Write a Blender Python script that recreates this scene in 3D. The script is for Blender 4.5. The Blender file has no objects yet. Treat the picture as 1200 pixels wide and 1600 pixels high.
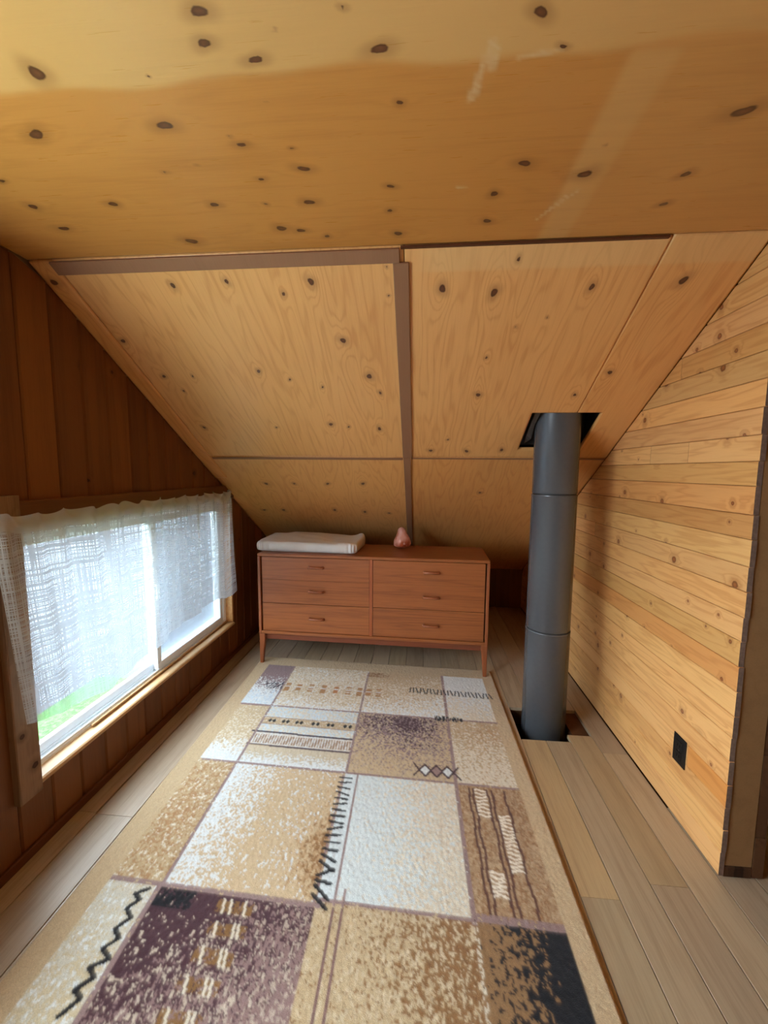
import bpy, math, random
import numpy as np
from mathutils import Matrix, Vector

random.seed(7)
RNG = np.random.default_rng(11)
scn = bpy.context.scene
COL = scn.collection

# ------------------------------------------------------------------ camera
cam = bpy.data.cameras.new('camera')
cam.sensor_fit = 'VERTICAL'
cam.sensor_height = 36.0
cam.lens = 638.02 / 1600 * 36.0
cam.clip_start = 0.05
camo = bpy.data.objects.new('camera', cam)
COL.objects.link(camo)
R_ = Matrix(((0.996132, 0.087569, 0.007306), (0.016108, -0.100229, -0.994834), (-0.086384, 0.991103, -0.101252)))
rot = Matrix((R_[0], -R_[1], -R_[2])).transposed()
camo.matrix_world = Matrix.Translation((0, 0, 1.35)) @ rot.to_4x4()
scn.camera = camo

# ------------------------------------------------------------------ view, world, lights
scn.view_settings.view_transform = 'Standard'
scn.view_settings.look = 'None'
scn.view_settings.gamma = 1.0
scn.view_settings.use_curve_mapping = False
scn.view_settings.exposure = 1.42
scn.cycles.max_bounces = 10
scn.cycles.diffuse_bounces = 6
scn.cycles.transparent_max_bounces = 24
scn.cycles.caustics_reflective = False
scn.cycles.caustics_refractive = False
scn.cycles.sample_clamp_indirect = 6.0

world = bpy.data.worlds.new('sky')
scn.world = world
world.use_nodes = True
wn = world.node_tree
bg = wn.nodes['Background']
bg.inputs['Color'].default_value = (0.76, 0.88, 1.0, 1)
bg.inputs['Strength'].default_value = 7.0

def lamp(name, kind, loc, direction, energy, color=(1, 1, 1), **kw):
    l = bpy.data.lights.new(name, kind)
    l.energy = energy
    l.color = color
    for k, v in kw.items():
        setattr(l, k, v)
    o = bpy.data.objects.new(name, l)
    o.location = loc
    o.rotation_euler = Vector(direction).to_track_quat('-Z', 'Y').to_euler()
    COL.objects.link(o)
    return o

lamp('sun', 'SUN', (0, 0, 12), (-0.35, -0.45, -1.0), 4.0, (1.0, 0.95, 0.86), angle=0.02)
# sky portal: the low window opening in the gable wall
p = lamp('sky_portal', 'AREA', (-1.50, 1.99, 0.72), (1, 0, 0), 1.0, shape='RECTANGLE', size=0.95, size_y=1.55)
p.data.cycles.is_portal = True
# added lamp brightening the room through the made-up side window beside the camera
lamp('fill_daylight', 'AREA', (-1.475, 0.24, 1.25), (1, 0, 0), 20.0, (0.92, 0.965, 1.0), shape='RECTANGLE', size=1.0, size_y=1.30)

# ------------------------------------------------------------------ helpers
def s2l(c):
    return tuple((x / 255 / 12.92) if x / 255 <= 0.04045 else ((x / 255 + 0.055) / 1.055) ** 2.4 for x in c)

def rgba(c):
    return (*s2l(c), 1.0)

class NT:
    """small node-tree writer"""
    def __init__(self, name):
        self.m = bpy.data.materials.new(name)
        self.m.use_nodes = True
        self.t = self.m.node_tree
        self.b = self.t.nodes['Principled BSDF']
        self.out = self.t.nodes['Material Output']
    def n(self, typ, **kw):
        nd = self.t.nodes.new(typ)
        for k, v in kw.items():
            setattr(nd, k, v)
        return nd
    def put(self, sock, v):
        if v is None:
            return
        if isinstance(v, bpy.types.NodeSocket):
            self.t.links.new(v, sock)
        else:
            sock.default_value = v
    def math(self, op, a, b=None, c=None, clamp=False):
        nd = self.n('ShaderNodeMath', operation=op, use_clamp=clamp)
        for i, v in enumerate((a, b, c)):
            self.put(nd.inputs[i], v)
        return nd.outputs[0]
    def vmath(self, op, a, b=None):
        nd = self.n('ShaderNodeVectorMath', operation=op)
        self.put(nd.inputs[0], a)
        self.put(nd.inputs[1], b)
        return nd.outputs[0]
    def scale(self, v, s):
        nd = self.n('ShaderNodeVectorMath', operation='SCALE')
        self.put(nd.inputs[0], v)
        self.put(nd.inputs['Scale'], s)
        return nd.outputs[0]
    def noise(self, vec, scale, detail=2.0, rough=0.5, dist=0.0):
        nd = self.n('ShaderNodeTexNoise')
        self.put(nd.inputs['Vector'], vec)
        nd.inputs['Scale'].default_value = scale
        nd.inputs['Detail'].default_value = detail
        nd.inputs['Roughness'].default_value = rough
        nd.inputs['Distortion'].default_value = dist
        return nd.outputs['Fac']
    def mapr(self, v, a, b, c=0.0, d=1.0, smooth=True):
        nd = self.n('ShaderNodeMapRange', clamp=True)
        if smooth:
            nd.interpolation_type = 'SMOOTHSTEP'
        self.put(nd.inputs['Value'], v)
        for k, x in zip(('From Min', 'From Max', 'To Min', 'To Max'), (a, b, c, d)):
            self.put(nd.inputs[k], x)
        return nd.outputs[0]
    def mix(self, f, a, b, blend='MIX'):
        nd = self.n('ShaderNodeMix', data_type='RGBA', blend_type=blend)
        self.put(nd.inputs[0], f)
        self.put(nd.inputs[6], a)
        self.put(nd.inputs[7], b)
        return nd.outputs[2]
    def attr(self, name):
        return self.n('ShaderNodeAttribute', attribute_name=name)
    def bump(self, h, strength=0.3, dist=0.002):
        nd = self.n('ShaderNodeBump')
        nd.inputs['Strength'].default_value = strength
        nd.inputs['Distance'].default_value = dist
        self.put(nd.inputs['Height'], h)
        self.t.links.new(nd.outputs[0], self.b.inputs['Normal'])
    def set(self, **kw):
        names = dict(color='Base Color', rough='Roughness', metal='Metallic', spec='Specular IOR Level',
                     coat='Coat Weight', coatr='Coat Roughness', sheen='Sheen Weight', trans='Transmission Weight',
                     sss='Subsurface Weight', alpha='Alpha')
        for k, v in kw.items():
            self.put(self.b.inputs[names[k]], v)
        return self.m

def wood(name, light, dark, knot=(70, 38, 20), rough=0.45, spec=0.4, ring=5.0, ringamt=0.35, fiber=0.25, freq=7.0,
         stretch=0.07, knots=0.0, cell=0.17, kr=0.010, stain=None, blotch=0.18, axis='Y', bump=0.15, vary=0.16, streak=0.0, thin=3.0, rdist=0.0):
    """sawn or peeled wood: long fibres, growth-ring contours, knots (attribute field and/or scattered)"""
    t = NT(name)
    tc = t.n('ShaderNodeTexCoord').outputs['Object']
    oi = t.n('ShaderNodeObjectInfo')
    rnd = oi.outputs['Random']
    off = t.n('ShaderNodeCombineXYZ')
    for i, k in enumerate((13.1, 29.7, 7.3)):
        t.put(off.inputs[i], t.math('MULTIPLY', rnd, k))
    pos = t.vmath('ADD', tc, off.outputs[0])
    st = {'Y': (1, stretch, 1), 'X': (stretch, 1, 1), 'Z': (1, 1, stretch)}[axis]
    sp = t.vmath('MULTIPLY', pos, st)
    warp = t.attr('warp').outputs['Fac']
    low = t.noise(sp, freq, 3.0, 0.55, rdist)
    fld = t.math('ADD', low, t.math('MULTIPLY', warp, 0.22))
    # scattered knots
    kat = t.attr('knot').outputs['Fac']
    kd = t.math('MULTIPLY', t.math('SUBTRACT', 1.0, kat), 4.0)
    if knots > 0:
        sx = t.n('ShaderNodeSeparateXYZ')
        t.put(sx.inputs[0], pos)
        cx = t.n('ShaderNodeCombineXYZ')
        a, b = {'Y': (0, 1), 'X': (2, 0), 'Z': (0, 2)}[axis]
        t.put(cx.inputs[0], sx.outputs[a])
        t.put(cx.inputs[1], sx.outputs[b])
        vo = t.n('ShaderNodeTexVoronoi', voronoi_dimensions='2D')
        vo.inputs['Scale'].default_value = 1.0 / cell
        t.put(vo.inputs['Vector'], cx.outputs[0])
        sc = t.n('ShaderNodeSeparateColor')
        t.put(sc.inputs[0], vo.outputs['Color'])
        present = t.math('LESS_THAN', sc.outputs[0], knots)
        rad = t.math('MULTIPLY_ADD', sc.outputs[1], kr * 1.2, kr * 0.45)
        wob = t.math('MULTIPLY', t.math('SUBTRACT', t.noise(pos, 90.0, 1), 0.5), 0.5)
        dk = t.math('ADD', t.math('DIVIDE', t.math('MULTIPLY', vo.outputs['Distance'], cell), rad), wob)
        dk = t.math('ADD', dk, t.math('MULTIPLY', t.math('SUBTRACT', 1.0, present), 20.0))
        kd = t.math('MINIMUM', kd, dk)
        fld = t.math('ADD', fld, t.math('MULTIPLY', t.mapr(dk, 0.0, 5.0, 1.0, 0.0), 0.18))
    rings = t.math('SINE', t.math('MULTIPLY', fld, ring * 6.2832))
    rings = t.math('POWER', t.math('MULTIPLY_ADD', rings, 0.5, 0.5), thin)
    fs = t.vmath('MULTIPLY', pos, tuple(260 if x == 1 else 9 for x in st))
    fib = t.noise(fs, 1.0, 2.0, 0.6)
    big = t.noise(t.vmath('MULTIPLY', pos, tuple(1 if x == 1 else 0.45 for x in st)), 4.5, 2.0)
    f = t.math('MULTIPLY', rings, ringamt)
    if streak:
        sn = t.noise(t.vmath('MULTIPLY', pos, tuple(75 if x == 1 else 3.2 for x in st)), 1.0, 3.0, 0.65)
        f = t.math('ADD', f, t.math('MULTIPLY', t.math('SUBTRACT', sn, 0.46), streak * 3.0))
    f = t.math('ADD', f, t.math('MULTIPLY', t.math('SUBTRACT', fib, 0.45), fiber * 2.0))
    f = t.math('ADD', f, t.math('MULTIPLY', t.math('SUBTRACT', big, 0.5), blotch * 3.0), clamp=True)
    col = t.mix(f, rgba(light), rgba(dark))
    if stain is not None:
        sa = t.attr('stain').outputs['Fac']
        col = t.mix(sa, col, t.mix(0.75, col, rgba(stain)))
        sc2 = t.attr('scuff').outputs['Fac']
        col = t.mix(sc2, col, rgba((222, 196, 150)))
    halo = t.mapr(kd, 0.9, 3.2, 0.38, 0.0)
    col = t.mix(halo, col, rgba(tuple(0.5 * (a + b) for a, b in zip(dark, knot))))
    core = t.mapr(kd, 0.75, 1.1, 1.0, 0.0)
    edge = t.mapr(kd, 0.1, 0.9, 0.35, 1.0)
    kc = t.mix(edge, rgba(tuple(min(255, 1.45 * x) for x in knot)), rgba(knot))
    col = t.mix(core, col, kc)
    v = t.math('MULTIPLY_ADD', t.math('SUBTRACT', rnd, 0.5), vary * 2, 1.0)
    col = t.mix(1.0, col, t.mix(0.0, oi.outputs['Color'], (1, 1, 1, 1)), 'MULTIPLY')
    hsv = t.n('ShaderNodeHueSaturation')
    t.put(hsv.inputs['Color'], col)
    t.put(hsv.inputs['Value'], v)
    col = hsv.outputs[0]
    t.bump(t.math('ADD', fib, t.math('MULTIPLY', rings, 0.4)), bump, 0.0015)
    r = t.math('MULTIPLY_ADD', fib, 0.15, rough - 0.07)
    return t.set(color=col, rough=r, spec=spec)

def plain(name, c, rough=0.5, metal=0.0, spec=0.5, noise=0.08, scale=30.0, bump=0.0, **kw):
    t = NT(name)
    tc = t.n('ShaderNodeTexCoord').outputs['Object']
    n = t.noise(tc, scale, 3.0)
    a = tuple(max(0, x * (1 - noise)) for x in c)
    b = tuple(min(255, x * (1 + noise)) for x in c)
    col = t.mix(n, rgba(a), rgba(b))
    if bump:
        t.bump(n, bump, 0.002)
    return t.set(color=col, rough=rough, metal=metal, spec=spec, **kw)

def tag(o, label=None, cat=None, group=None, kind=None):
    for k, v in (('label', label), ('category', cat), ('group', group), ('kind', kind)):
        if v:
            o[k] = v
    return o

def empty(name, loc=(0, 0, 0), rz=0.0, **kw):
    o = bpy.data.objects.new(name, None)
    o.empty_display_size = 0.05
    o.location = loc
    o.rotation_euler = (0, 0, rz)
    COL.objects.link(o)
    return tag(o, **kw)

def link(name, me, m, parent=None, mat=None, color=None, smooth=False):
    o = bpy.data.objects.new(name, me)
    if m is not None and not me.materials:
        me.materials.append(m)
    if parent is not None:
        o.parent = parent
    if mat is not None:
        o.matrix_local = mat
    if color is not None:
        o.color = (*color, 1.0)
    if smooth and len(me.polygons):
        me.polygons.foreach_set('use_smooth', np.ones(len(me.polygons), dtype=bool))
    COL.objects.link(o)
    return o

def mesh(name, v, f):
    me = bpy.data.meshes.new(name)
    me.from_pydata([tuple(x) for x in v], [], f)
    me.update()
    return me

def frame(origin, across, along):
    a, b = Vector(across).normalized(), Vector(along).normalized()
    n = a.cross(b)
    M = Matrix((a, b, n)).transposed().to_4x4()
    M.translation = Vector(origin)
    return M

class MB:
    """collects simple solids into one mesh"""
    def __init__(self):
        self.v = []
        self.f = []
    def add(self, v, f):
        k = len(self.v)
        self.v += [tuple(x) for x in v]
        self.f += [tuple(i + k for i in q) for q in f]
        return self
    def box(self, lo, hi, c=0.0):
        (x0, y0, z0), (x1, y1, z1) = lo, hi
        if c <= 0:
            v = [(x, y, z) for z in (z0, z1) for y in (y0, y1) for x in (x0, x1)]
            return self.add(v, [(0, 2, 3, 1), (4, 5, 7, 6), (0, 1, 5, 4), (2, 6, 7, 3), (0, 4, 6, 2), (1, 3, 7, 5)])
        # chamfered box: 24 vertices
        v, idx = [], {}
        for ix, x in enumerate((x0, x1)):
            for iy, y in enumerate((y0, y1)):
                for iz, z in enumerate((z0, z1)):
                    sx, sy, sz = (1 if ix == 0 else -1), (1 if iy == 0 else -1), (1 if iz == 0 else -1)
                    for a, p in (('x', (x, y + sy * c, z + sz * c)), ('y', (x + sx * c, y, z + sz * c)), ('z', (x + sx * c, y + sy * c, z))):
                        idx[(ix, iy, iz, a)] = len(v)
                        v.append(p)
        f = []
        g = lambda ix, iy, iz, a: idx[(ix, iy, iz, a)]
        for s in (0, 1):
            q = [g(s, 0, 0, 'x'), g(s, 0, 1, 'x'), g(s, 1, 1, 'x'), g(s, 1, 0, 'x')]
            f.append(tuple(q if s == 0 else q[::-1]))
            q = [g(0, s, 0, 'y'), g(1, s, 0, 'y'), g(1, s, 1, 'y'), g(0, s, 1, 'y')]
            f.append(tuple(q if s == 0 else q[::-1]))
            q = [g(0, 0, s, 'z'), g(0, 1, s, 'z'), g(1, 1, s, 'z'), g(1, 0, s, 'z')]
            f.append(tuple(q if s == 0 else q[::-1]))
        for i in (0, 1):
            for j in (0, 1):
                f.append((g(0, i, j, 'y'), g(1, i, j, 'y'), g(1, i, j, 'z'), g(0, i, j, 'z')))
                f.append((g(i, 0, j, 'x'), g(i, 1, j, 'x'), g(i, 1, j, 'z'), g(i, 0, j, 'z')))
                f.append((g(i, j, 0, 'x'), g(i, j, 1, 'x'), g(i, j, 1, 'y'), g(i, j, 0, 'y')))
        for i in (0, 1):
            for j in (0, 1):
                for k in (0, 1):
                    f.append((g(i, j, k, 'x'), g(i, j, k, 'y'), g(i, j, k, 'z')))
        return self.add(v, f)
    def tube(self, pts, r, n=10, closed=False):
        pts = [Vector(p) for p in pts]
        rs = r if isinstance(r, (list, tuple)) else [r] * len(pts)
        v, f = [], []
        for i, p in enumerate(pts):
            d = (pts[min(i + 1, len(pts) - 1)] - pts[max(i - 1, 0)]).normalized()
            up = Vector((0, 0, 1)) if abs(d.z) < 0.9 else Vector((1, 0, 0))
            a = d.cross(up).normalized()
            b = d.cross(a)
            for k in range(n):
                w = 2 * math.pi * k / n
                v.append(p + (a * math.cos(w) + b * math.sin(w)) * rs[i])
        for i in range(len(pts) - 1):
            for k in range(n):
                k2 = (k + 1) % n
                f.append((i * n + k, i * n + k2, (i + 1) * n + k2, (i + 1) * n + k))
        f.append(tuple(range(n))[::-1])
        f.append(tuple((len(pts) - 1) * n + k for k in range(n)))
        return self.add(v, f)
    def lathe(self, prof, n=48, cx=0.0, cy=0.0, cap=True):
        v, f = [], []
        for r, z in prof:
            for k in range(n):
                w = 2 * math.pi * k / n
                v.append((cx + r * math.cos(w), cy + r * math.sin(w), z))
        for i in range(len(prof) - 1):
            for k in range(n):
                k2 = (k + 1) % n
                f.append((i * n + k, i * n + k2, (i + 1) * n + k2, (i + 1) * n + k))
        if cap:
            f.append(tuple(range(n))[::-1])
            f.append(tuple((len(prof) - 1) * n + k for k in range(n)))
        return self.add(v, f)
    def build(self, name, m, parent=None, mat=None, color=None, smooth=False):
        me = mesh(name, self.v, self.f)
        import bmesh
        b = bmesh.new()
        b.from_mesh(me)
        bmesh.ops.recalc_face_normals(b, faces=b.faces)
        b.to_mesh(me)
        b.free()
        return link(name, me, m, parent, mat, color, smooth)

def plank(name, m, parent, origin, across, along, w, y0, y1, t=0.018, ch=0.003, color=None, gap=0.0, endmat=None, pre=Matrix.Identity(4)):
    """a board with chamfered long edges; y0 and y1 are numbers or (start side, end side) pairs"""
    if not isinstance(y0, tuple):
        y0 = (y0, y0)
    if not isinstance(y1, tuple):
        y1 = (y1, y1)
    sec = [(gap, -t), (gap, -ch), (gap + ch, 0), (w - gap - ch, 0), (w - gap, -ch), (w - gap, -t)]
    v = []
    for pr in (y0, y1):
        for x, z in sec:
            v.append((x, pr[0] + (pr[1] - pr[0]) * x / w, z))
    f = [(i, i + 6, (i + 1) % 6 + 6, (i + 1) % 6) for i in range(6)] + [(0, 1, 2, 3, 4, 5), (11, 10, 9, 8, 7, 6)]
    me = mesh(name, v, f)
    if endmat is not None:
        me.materials.append(m)
        me.materials.append(endmat)
        me.polygons[6].material_index = 1
    return link(name, me, m, parent, pre @ frame(origin, across, along), color)

def gridlines(a, b, step, extra=()):
    n = max(2, int(round((b - a) / step)) + 1)
    g = np.linspace(a, b, n)
    for e in extra:
        g[np.argmin(np.abs(g - e))] = e
    return g

def sheet(name, m, parent, mat, us, vs, thick, hole=None, attrs=None, zfun=None, color=None, smooth=False, colors=None):
    """a slab whose face is a fine grid (for the fields a material reads), with real edges all round"""
    nu, nv = len(us), len(vs)
    U, V = np.meshgrid(us, vs, indexing='ij')
    Z = zfun(U, V) if zfun is not None else np.zeros_like(U)
    top = np.stack([U, V, Z], -1).reshape(-1, 3)
    bot = np.stack([U, V, np.full_like(U, -thick)], -1).reshape(-1, 3)
    keep = np.ones((nu - 1, nv - 1), bool)
    if hole:
        uc, vc = (us[:-1] + us[1:]) / 2, (vs[:-1] + vs[1:]) / 2
        keep &= ~((uc[:, None] > hole[0]) & (uc[:, None] < hole[1]) & (vc[None] > hole[2]) & (vc[None] < hole[3]))
    ids = np.arange(nu * nv).reshape(nu, nv)
    a, b, c, d = ids[:-1, :-1], ids[1:, :-1], ids[1:, 1:], ids[:-1, 1:]
    quads = [np.stack([a, b, c, d], -1)[keep]]
    N = nu * nv
    pad = np.pad(keep, 1)
    for du, dv, e0, e1 in ((-1, 0, d, a), (1, 0, b, c), (0, -1, a, b), (0, 1, c, d)):
        nb = pad[1 + du:1 + du + nu - 1, 1 + dv:1 + dv + nv - 1]
        sel = keep & ~nb
        quads.append(np.stack([e0[sel] + N, e1[sel] + N, e1[sel], e0[sel]], -1))
    q = np.concatenate(quads)
    allv = np.concatenate([top, bot])
    used = np.unique(q)
    remap = np.full(2 * N, -1)
    remap[used] = np.arange(len(used))
    q = remap[q]
    me = bpy.data.meshes.new(name)
    me.vertices.add(len(used))
    me.vertices.foreach_set('co', allv[used].astype(np.float32).ravel())
    me.loops.add(q.size)
    me.loops.foreach_set('vertex_index', q.astype(np.int32).ravel())
    me.polygons.add(len(q))
    me.polygons.foreach_set('loop_start', np.arange(0, q.size, 4, dtype=np.int32))
    me.update(calc_edges=True)
    for k, arr in (attrs or {}).items():
        at = me.attributes.new(k, 'FLOAT', 'POINT')
        full = np.concatenate([arr.ravel(), arr.ravel()])[used]
        at.data.foreach_set('value', full.astype(np.float32))
    if colors is not None:
        at = me.color_attributes.new('pile', 'FLOAT_COLOR', 'POINT')
        full = np.concatenate([colors.reshape(-1, 3)] * 2)[used]
        at.data.foreach_set('color', np.concatenate([full, np.ones((len(full), 1))], 1).astype(np.float32).ravel())
    return link(name, me, m, parent, mat, color, smooth)

def knotfield(us, vs, knots, elong=1.25, seed=3):
    """knots: (u, v, radius) with v along the grain -> 'knot' (1 at centre) and 'warp' (bulge of the grain)"""
    U, V = np.meshgrid(us, vs, indexing='ij')
    r = np.random.default_rng(seed)
    d = np.full(U.shape, 4.0)
    w = np.zeros(U.shape)
    for (ku, kv, kr) in knots:
        e = elong * r.uniform(0.85, 1.3)
        a = r.uniform(-0.35, 0.35)
        du, dv = U - ku, V - kv
        x, y = du * np.cos(a) + dv * np.sin(a), -du * np.sin(a) + dv * np.cos(a)
        ang = np.arctan2(y, x)
        dd = np.sqrt((x / kr) ** 2 + (y / (kr * e)) ** 2) * (1 + 0.13 * np.sin(2 * ang + r.uniform(0, 6)) + 0.08 * np.sin(3 * ang + r.uniform(0, 6)))
        d = np.minimum(d, dd)
        w += r.choice([-1, 1]) * min(1.0, kr / 0.015) * np.exp(-(du / (kr * 3.0)) ** 2 - (dv / (kr * 7.0)) ** 2)
    return {'knot': 1 - d / 4, 'warp': w}

# ------------------------------------------------------------------ dimensions of the attic room (metres)
XL, XR = -1.336, 1.018        # faces of the window wall and of the board partition
ZC = 2.05                     # flat ceiling
YB, K = 1.35, 0.615           # where the roof slope starts, and its fall per metre
S = math.hypot(1, K)
YK = 4.05                     # low knee wall at the far end
YR = -2.60                    # wall behind the photographer
XP = 2.60                     # far side of the passage on the right
def roof_z(y):
    return ZC if y <= YB else ZC - K * (y - YB)

# ------------------------------------------------------------------ materials
M_ceil = wood('varnished_ceiling_ply', (200, 138, 70), (162, 98, 38), knot=(92, 58, 36), rough=0.30, spec=0.6, ring=9.0, ringamt=0.14, fiber=0.22, freq=5.0, stretch=0.10, stain=(220, 178, 114), blotch=0.26, vary=0.0, bump=0.10, streak=0.14)
M_slope = wood('rotary_cut_ply', (230, 172, 107), (194, 124, 62), knot=(84, 50, 32), rough=0.36, spec=0.5, ring=17.0, ringamt=0.30, fiber=0.26, freq=4.6, stretch=0.11, stain=(230, 194, 136), blotch=0.14, vary=0.03, bump=0.08, streak=0.17, thin=4.0, rdist=0.25)
M_left = wood('dark_stained_board', (116, 70, 31), (84, 47, 18), knot=(48, 24, 10), rough=0.5, spec=0.3, ring=4.0, ringamt=0.35, fiber=0.3, freq=9.0, stretch=0.05, knots=0.35, cell=0.24, kr=0.010, vary=0.13)
M_right = wood('pine_board', (216, 164, 104), (182, 122, 64), knot=(120, 72, 38), rough=0.42, spec=0.4, ring=8.0, ringamt=0.42, fiber=0.26, freq=12.0, stretch=0.09, knots=0.42, cell=0.16, kr=0.0085, vary=0.13, streak=0.10)
M_floor = wood('oak_floor', (176, 156, 130), (144, 122, 98), knot=(108, 84, 60), rough=0.40, spec=0.45, ring=6.0, ringamt=0.32, fiber=0.6, freq=9.0, stretch=0.06, knots=0.05, cell=0.3, kr=0.006, vary=0.09)
M_trim = wood('mauve_brown_trim', (146, 104, 76), (120, 82, 60), rough=0.55, spec=0.3, ringamt=0.1, fiber=0.2, freq=8.0, vary=0.03)
M_base = wood('dark_base_trim', (96, 56, 34), (70, 38, 24), rough=0.55, spec=0.25, ringamt=0.2, fiber=0.3, vary=0.05)
M_sill = wood('worn_sill_wood', (190, 150, 104), (150, 108, 66), rough=0.4, spec=0.4, ringamt=0.3, fiber=0.4, vary=0.04)
M_casing = wood('weathered_casing', (142, 112, 88), (104, 78, 58), knot=(58, 36, 26), rough=0.65, spec=0.2, ringamt=0.3, fiber=0.5, knots=0.5, cell=0.16, kr=0.010, vary=0.03)
M_stud = wood('rough_stud', (132, 100, 66), (108, 78, 50), knot=(70, 46, 28), rough=0.7, spec=0.15, ringamt=0.15, fiber=0.3, knots=0.3, cell=0.2, kr=0.007, vary=0.05)
M_dark = wood('old_dark_board', (86, 58, 38), (56, 36, 24), knot=(36, 22, 14), rough=0.7, spec=0.15, ringamt=0.3, fiber=0.4, knots=0.5, cell=0.2, kr=0.010, vary=0.1)
M_teak = wood('teak_veneer', (160, 92, 48), (108, 56, 28), rough=0.36, spec=0.45, ring=11.0, ringamt=0.36, fiber=0.45, freq=9.0, stretch=0.03, axis='X', vary=0.06, blotch=0.16, bump=0.05, streak=0.22)
M_teakv = wood('teak_solid', (152, 84, 48), (116, 60, 36), rough=0.38, spec=0.45, ring=6.0, ringamt=0.3, fiber=0.3, freq=9.0, stretch=0.05, axis='Z', vary=0.04, bump=0.05)
M_teakd = wood('teak_base', (128, 66, 40), (92, 46, 28), rough=0.42, spec=0.4, ring=6.0, ringamt=0.3, fiber=0.3, freq=9.0, stretch=0.05, axis='X', vary=0.04, bump=0.05)
M_pipe = plain('grey_stove_enamel', (86, 88, 92), rough=0.27, metal=0.3, spec=0.6, noise=0.04, scale=60)
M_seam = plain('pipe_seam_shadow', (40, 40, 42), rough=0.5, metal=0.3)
M_flash = plain('sooty_sheet_metal', (84, 78, 74), rough=0.45, metal=0.6, noise=0.3, scale=14)
M_grain = plain('weathered_end_grain', (104, 86, 76), rough=0.85, spec=0.1, noise=0.35, scale=60)
M_void = plain('unlit_cavity', (20, 15, 12), rough=0.9, spec=0.1)
M_joist = plain('old_joist_wood', (84, 54, 34), rough=0.8, spec=0.1, noise=0.25, scale=20)
M_vinyl = plain('white_vinyl', (232, 236, 240), rough=0.35, spec=0.5, noise=0.02)
M_black = plain('black_plastic', (16, 16, 17), rough=0.35, spec=0.5, noise=0.05)
M_metal = plain('dull_metal', (120, 110, 100), rough=0.4, metal=0.9)
M_plaster = plain('plain_sheathing', (170, 140, 105), rough=0.8, spec=0.1)

# ------------------------------------------------------------------ ground outside, house shell
def lawn_mat():
    t = NT('sunlit_grass')
    tc = t.n('ShaderNodeTexCoord').outputs['Object']
    n1 = t.noise(tc, 0.9, 4.0, 0.6)
    n2 = t.noise(tc, 14.0, 3.0, 0.7)
    c = t.mix(t.mapr(n1, 0.35, 0.65), rgba((44, 88, 36)), rgba((58, 106, 46)))
    c = t.mix(t.mapr(n2, 0.4, 0.7), c, rgba((72, 116, 60)))
    t.bump(n2, 0.6, 0.05)
    return t.set(color=c, rough=0.9, spec=0.1)
M_gravel = plain('grey_gravel', (70, 73, 78), rough=0.9, spec=0.1, noise=0.16, scale=3.0, bump=0.4)
us, vs = np.linspace(-60, 60, 61), np.linspace(-60, 60, 61)
tag(sheet('yard', M_gravel, None, frame((0, 0, -2.85), (1, 0, 0), (0, 1, 0)), us, vs, 0.2,
    zfun=lambda u, v: 0.03 * np.sin(u * 0.7) * np.cos(v * 0.9)), 'grey gravel yard outside beyond the grass', kind='structure')
lawn = sheet('lawn', lawn_mat(), None, frame((-6.3, -6, -2.76), (1, 0, 0), (0, 1, 0)), np.linspace(0, 5.1, 25), np.linspace(0, 13.2, 45), 0.1,
             zfun=lambda u, v: 0.02 * np.sin(u * 1.7) * np.cos(v * 0.9))
tag(lawn, 'bright green mown lawn outside below the window', 'lawn', kind='stuff')

shell = MB()  # unseen outer shell, added to block sun and sky leaks
shell.box((XL - 0.6, YR - 0.6, ZC + 0.20), (XP + 0.6, YB, ZC + 0.34))
y2 = YK + 0.5
for dz in (0.36,):
    v = []
    for x in (XL - 0.5, XP + 0.5):
        for y, z in ((YB, ZC + 0.22), (y2, roof_z(y2) + 0.22), (y2, roof_z(y2) + dz), (YB, ZC + dz)):
            v.append((x, y, z))
    shell.add(v, [(0, 1, 2, 3), (7, 6, 5, 4), (0, 4, 5, 1), (1, 5, 6, 2), (2, 6, 7, 3), (3, 7, 4, 0)])
shell.box((XL - 0.5, YK + 0.03, -0.3), (XP + 0.5, YK + 0.25, roof_z(YK) + 0.25))
shell.box((XP + 0.11, YR - 0.5, -0.3), (XP + 0.4, YK + 0.25, ZC + 0.3))
tag(shell.build('roof', M_dark), 'unseen roof deck and outer walls added to keep outside light out of the attic room', kind='structure')

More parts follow.
